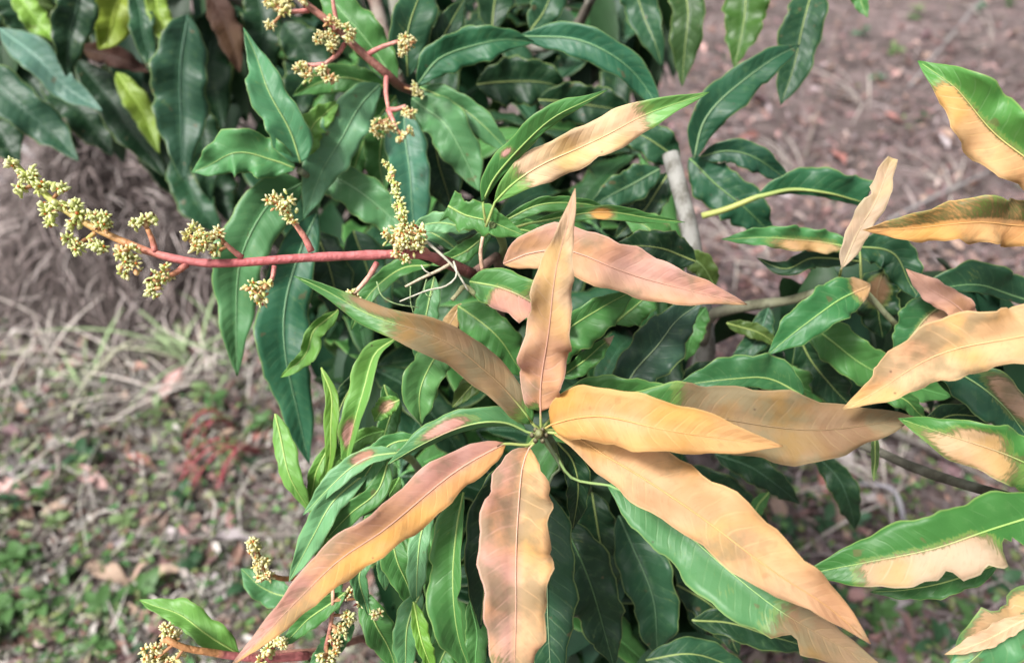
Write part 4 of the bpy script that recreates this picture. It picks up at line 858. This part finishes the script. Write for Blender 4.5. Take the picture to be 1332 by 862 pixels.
def weeds():
    rnd = random.Random(31)
    cols = {'pale': (.15, .23, .09), 'mid': (.075, .165, .05), 'dark': (.035, .09, .04), 'teal': (.08, .18, .10)}
    lm = {k: [blade_mesh('leaf', L, L*.27, c, .3) for L in (.024, .034, .045)] for k, c in cols.items()}
    groups = {'pale': ('pale green pointed-leaved weed', 'pale weeds in the litter'), 'mid': ('mid green pointed-leaved weed', 'mid green weeds in the litter'),
              'dark': ('dark green small-leaved weed', 'dark weeds in the litter'), 'teal': ('bluish green seedling', 'bluish green seedlings')}
    spots = [(158, 372, 'teal'), (165, 400, 'teal'), (205, 385, 'teal'), (270, 522, 'pale'), (232, 562, 'pale'), (207, 545, 'pale'), (285, 540, 'mid'), (110, 615, 'pale'), (80, 690, 'pale'), (40, 725, 'mid'), (42, 738, 'mid'), (85, 765, 'mid'),
             (30, 800, 'mid'), (60, 800, 'mid'), (12, 832, 'mid'), (52, 808, 'pale'), (140, 800, 'mid'), (95, 792, 'mid'), (148, 812, 'pale'), (10, 780, 'dark'), (190, 780, 'mid'), (40, 580, 'pale'), (120, 600, 'dark'), (35, 385, 'mid'), (5, 420, 'dark'), (60, 420, 'dark'),
             (130, 850, 'mid'), (250, 745, 'dark'), (320, 770, 'dark'), (300, 600, 'pale'), (345, 560, 'mid'), (330, 610, 'dark'), (240, 660, 'dark'), (170, 690, 'pale'), (62, 655, 'mid'), (20, 660, 'dark'), (205, 850, 'dark'), (20, 745, 'mid'),
             (1010, 630, 'dark'), (1040, 655, 'dark'), (960, 600, 'dark'), (945, 640, 'dark'), (1065, 690, 'dark'), (1110, 690, 'teal'), (1020, 700, 'dark'), (1180, 800, 'mid'), (1130, 815, 'mid'), (1210, 790, 'dark'), (1260, 770, 'dark'), (1150, 850, 'mid'), (1250, 830, 'mid'), (1090, 800, 'dark'), (1215, 845, 'dark'), (1300, 770, 'dark'), (990, 590, 'dark'), (1075, 620, 'dark'),
             (1190, 22, 'pale'), (1165, 70, 'pale'), (1185, 28, 'mid'), (1120, 50, 'teal'), (1140, 105, 'teal'), (1160, 68, 'pale'), (1270, 20, 'teal'), (1310, 8, 'mid'), (1200, 160, 'dark'), (1060, 60, 'dark')]
    for (x, y, k) in spots:
        c = G(x, y); root = empty('weed', c); root.rotation_euler.z = rnd.random()*6.28; H = rnd.uniform(.03, .075)
        tag(root, ('tall ' if H > .06 else 'squat ' if H < .042 else '') + groups[k][0] + ' ' + zone(x, y), 'weed', groups[k][1])
        H = H; sc = rnd.uniform(.8, 1.35)*(1.15 if y < 120 else 1); g = Geo()
        bend = Vector((rnd.uniform(-.02, .02), rnd.uniform(-.02, .02), 0)); pt = lambda t: Vector((0, 0, H*t - .004)) + bend*t*t
        g.tube([pt(i/4) for i in range(5)], [.0016, .0015, .0013, .001, .0007], tuple(v*1.1 for v in cols[k]), 5)
        link('stem', g.build('stem'), M_WEED, root)
        for q in range(rnd.randint(6, 10)):
            t = .25 + .75*q/9; o = link('leaf', rnd.choice(lm[k]), M_WEED, root)
            o.location = pt(min(1, t)); o.rotation_euler = (rnd.uniform(-.4, .4), rnd.uniform(-.65, -.05), q*2.4 + rnd.uniform(-.4, .4)); f = sc*rnd.uniform(.7, 1.1); o.scale = (f, f, f)
    # reddish creeper
    for (x, y, dx, lab) in [(315, 560, -70, 'red-stemmed creeper arching over the litter beside hanging leaves'), (345, 590, -95, 'rusty red creeper trailing across the dry litter')]:
        c = G(x, y); root = empty('creeper', c); tag(root, lab, 'creeper')
        for q in range(5):
            e = G(x + dx*rnd.uniform(.6, 1.2), y + rnd.uniform(0, 75)) - c; g = Geo(); cv = catmull([Vector((0, 0, 0)), e*.4 + Vector((0, 0, .09)), e*.75 + Vector((0, 0, .07)), e + Vector((0, 0, .01))], 12)
            g.tube(cv, [.0034 - .0016*i/11 for i in range(12)], (.42, .075, .10), 5); st = link('stem', g.build('stem'), M_STALK, root)
            me = blade_mesh('leaf', .02, .005, rnd.choice([(.16, .08, .06), (.10, .12, .05), (.20, .12, .10)]))
            for r in range(8):
                o = link('leaf', me, M_WEED, st); o.location = cv[2 + r]; o.rotation_euler = (rnd.uniform(-.5, .5), rnd.uniform(-.6, .3), rnd.random()*6.28)
weeds()
def grass():
    rnd = random.Random(77)
    spots = [(250, 470, 16, 'g'), (210, 440, 14, 'g'), (120, 505, 14, 'g'), (170, 490, 12, 's'), (290, 500, 14, 's'), (60, 480, 12, 's'), (320, 470, 12, 'g'), (90, 440, 10, 's'), (230, 520, 10, 's'), (20, 540, 10, 's'),
             (1040, 230, 9, 's'), (1120, 140, 9, 's'), (1240, 250, 10, 's'), (960, 330, 10, 's'), (1000, 350, 10, 's'), (1290, 60, 9, 's'), (1150, 640, 10, 's'), (1180, 620, 10, 's')]
    lab = {'g': ('pale green grass tuft', 'pale green grass tufts'), 's': ('dry straw grass tuft', 'dry grass tufts')}
    for (x, y, n, k) in spots:
        c = G(x, y); root = empty('grass_tuft', c); tag(root, lab[k][0] + (' with many blades ' if n > 12 else ' with few blades ' if n < 10 else ' ') + {(250, 470): 'in front of the hanging leaves', (210, 440): 'behind the greener tufts', (120, 505): 'bending over a pink fallen leaf', (320, 470): 'half behind the hanging leaves'}.get((x, y), zone(x, y).replace('among the pale grass tufts', 'between the green tufts')), 'grass', lab[k][1])
        mes = [blade_mesh('blade', L, .0028 if k == 's' else .0046, (.27, .36, .19) if k == 'g' and i % 2 == 0 else (.46, .46, .33) if k == 'g' else (.48, .43, .39), .35, .4, 7) for i, L in enumerate((.18, .25, .33))]
        for q in range(n):
            o = link('blade', rnd.choice(mes), M_STRAW, root); o.location = (rnd.uniform(-.03, .03), rnd.uniform(-.03, .03), .002)
            o.rotation_euler = (rnd.uniform(-.3, .3), -abs(rnd.gauss(.28, .22)), rnd.gauss(2.5, .9)); f = rnd.uniform(.7, 1.2); o.scale = (f, f, f)
grass()
def fallen():
    rnd = random.Random(15)
    kinds = {'pink': ((.46, .29, .27), 'pinkish dry fallen leaf', 'pinkish fallen leaves'), 'purple': ((.17, .105, .115), 'curled purplish brown fallen leaf', 'purplish fallen leaves'),
             'tan': ((.40, .29, .22), 'tan dry fallen leaf', 'tan fallen leaves'), 'grey': ((.42, .37, .38), 'bleached grey fallen leaf', 'bleached fallen leaves'), 'rust': ((.32, .14, .12), 'rust red fallen leaf', 'rust red fallen leaves')}
    spots = [(225, 505, 'pink'), (215, 530, 'pink'), (45, 655, 'pink'), (30, 690, 'tan'), (115, 740, 'tan'), (180, 768, 'tan'), (100, 835, 'purple'), (40, 850, 'purple'), (130, 830, 'purple'), (190, 800, 'tan'), (230, 765, 'grey'), (295, 785, 'grey'), (235, 735, 'grey'), (275, 705, 'grey'),
             (15, 640, 'grey'), (160, 720, 'grey'), (215, 690, 'grey'), (310, 560, 'tan'), (75, 490, 'pink'), (30, 610, 'grey'), (8, 560, 'purple'), (65, 560, 'purple'), (145, 640, 'pink'), (105, 655, 'tan'), (260, 640, 'rust'), (200, 610, 'rust'), (330, 580, 'rust'),
             (1070, 650, 'rust'), (1068, 655, 'tan'), (1200, 770, 'grey'), (1260, 745, 'grey'), (1180, 835, 'purple'), (1215, 810, 'purple'), (1300, 760, 'purple'), (1100, 620, 'grey'), (1150, 655, 'grey'), (1240, 640, 'purple'), (1165, 790, 'grey'), (1130, 780, 'purple'),
             (985, 180, 'rust'), (1170, 165, 'rust'), (1075, 200, 'rust'), (1130, 185, 'purple'), (1290, 160, 'tan'), (1230, 200, 'grey'), (1210, 45, 'purple'), (1255, 120, 'purple'), (1310, 50, 'pink'), (1000, 250, 'grey'), (1040, 160, 'pink'), (1090, 240, 'purple'), (1050, 110, 'pink'), (925, 90, 'grey'), (910, 60, 'pink'), (975, 350, 'purple'), (1000, 140, 'purple'),
             (820, 690, 'tan'), (790, 660, 'purple'), (795, 700, 'pink'), (825, 810, 'tan')]
    for i, (x, y, k) in enumerate(spots):
        col, lab, grp = kinds[k]; q = rnd.uniform(.8, 1.2); L = rnd.uniform(.06, .13)
        o = link('fallen_leaf', blade_mesh('fallen_leaf', L, L*rnd.uniform(.13, .2), tuple(v*q for v in col), rnd.uniform(.1, .3), rnd.uniform(.2, .9), 9, wave=.25), M_DEAD)
        o.location = G(x, y, .016); o.rotation_euler = (rnd.uniform(-.4, .4), rnd.uniform(-.3, .1), rnd.random()*6.28); tag(o, ('long ' if L > .105 else 'short ' if L < .08 else '') + lab + ' ' + (zone(x, y) if k != 'purple' else zone(x, y).replace('around the curled purplish fallen leaves', 'among the seedlings')), 'fallen leaf', grp)
fallen()
def sticks():
    rnd = random.Random(4); gr = (.27, .25, .25); br_ = (.20, .14, .125)
    data = [([(1330, 12, .25), (1270, 40, .2), (1235, 70, .14), (1180, 120, .02)], .006, gr, 'grey forked dead twig leaning over the dry slope'),
            ([(1078, 40, .22), (1072, 90, .18), (1060, 150, .10), (1045, 215, 0)], .005, br_, 'thin dark dead stem standing in the dry grass'),
            ([(1330, 200, .02), (1270, 240, .03), (1215, 265, .03), (1140, 300, .01)], .008, gr, 'grey stick lying flat on the ground behind the leaves'),
            ([(1110, 640, .03), (1150, 655, .05), (1170, 690, .03)], .006, (.36, .34, .38), 'short pale broken twig among dark weeds'),
            ([(1290, 640, .02), (1190, 600, .05), (1090, 560, .05)], .012, (.13, .11, .1), 'dark thick stick on the ground under the right shoot'),
            ([(-10, 150, .1), (30, 200, .06), (75, 240, .02)], .010, (.32, .30, .33), 'pale grey branch lying beside the straw heap'),
            ([(-20, 230, .08), (40, 275, .05), (70, 300, .02)], .008, (.26, .25, .27), 'dark grey branch lying beside the straw heap'),
            ([(280, 380, .1), (250, 345, .16), (232, 300, .2)], .004, (.42, .38, .28), 'straw stem standing up from the pale grass'),
            ([(75, 600, .02), (90, 615, .06), (85, 640, .05), (60, 630, .01)], .004, (.36, .30, .27), 'curled dry vine loop on the litter')]
    for pts, r, c, lab in data:
        q = [G(x, y, h + r) for x, y, h in pts]; root = q[-1].copy(); cv = catmull([p - root for p in q], 14); g = Geo()
        g.tube(cv, [r*(.45 + .55*i/13)*(1 + .1*sin(i*2.3)) for i in range(14)], c, 7)
        if 'forked' in lab:
            for a, s_ in ((4, 1), (7, -1), (9, 1)): g.tube([cv[a], cv[a] + Vector((.06*s_, .05, .08)), cv[a] + Vector((.12*s_, .06, .17))], [r*.4, r*.3, r*.15], c, 5)
        o = link('dead_twig', g.build('dead_twig'), M_BARK); o.location = root; tag(o, lab, 'twig')
sticks()
bpy.context.view_layer.update()
Ls = sorted(L for _, L in LEAVES)
print('LEAVES', len(LEAVES), 'length min/med/max', round(Ls[0], 3), round(Ls[len(Ls)//2], 3), round(Ls[-1], 3))
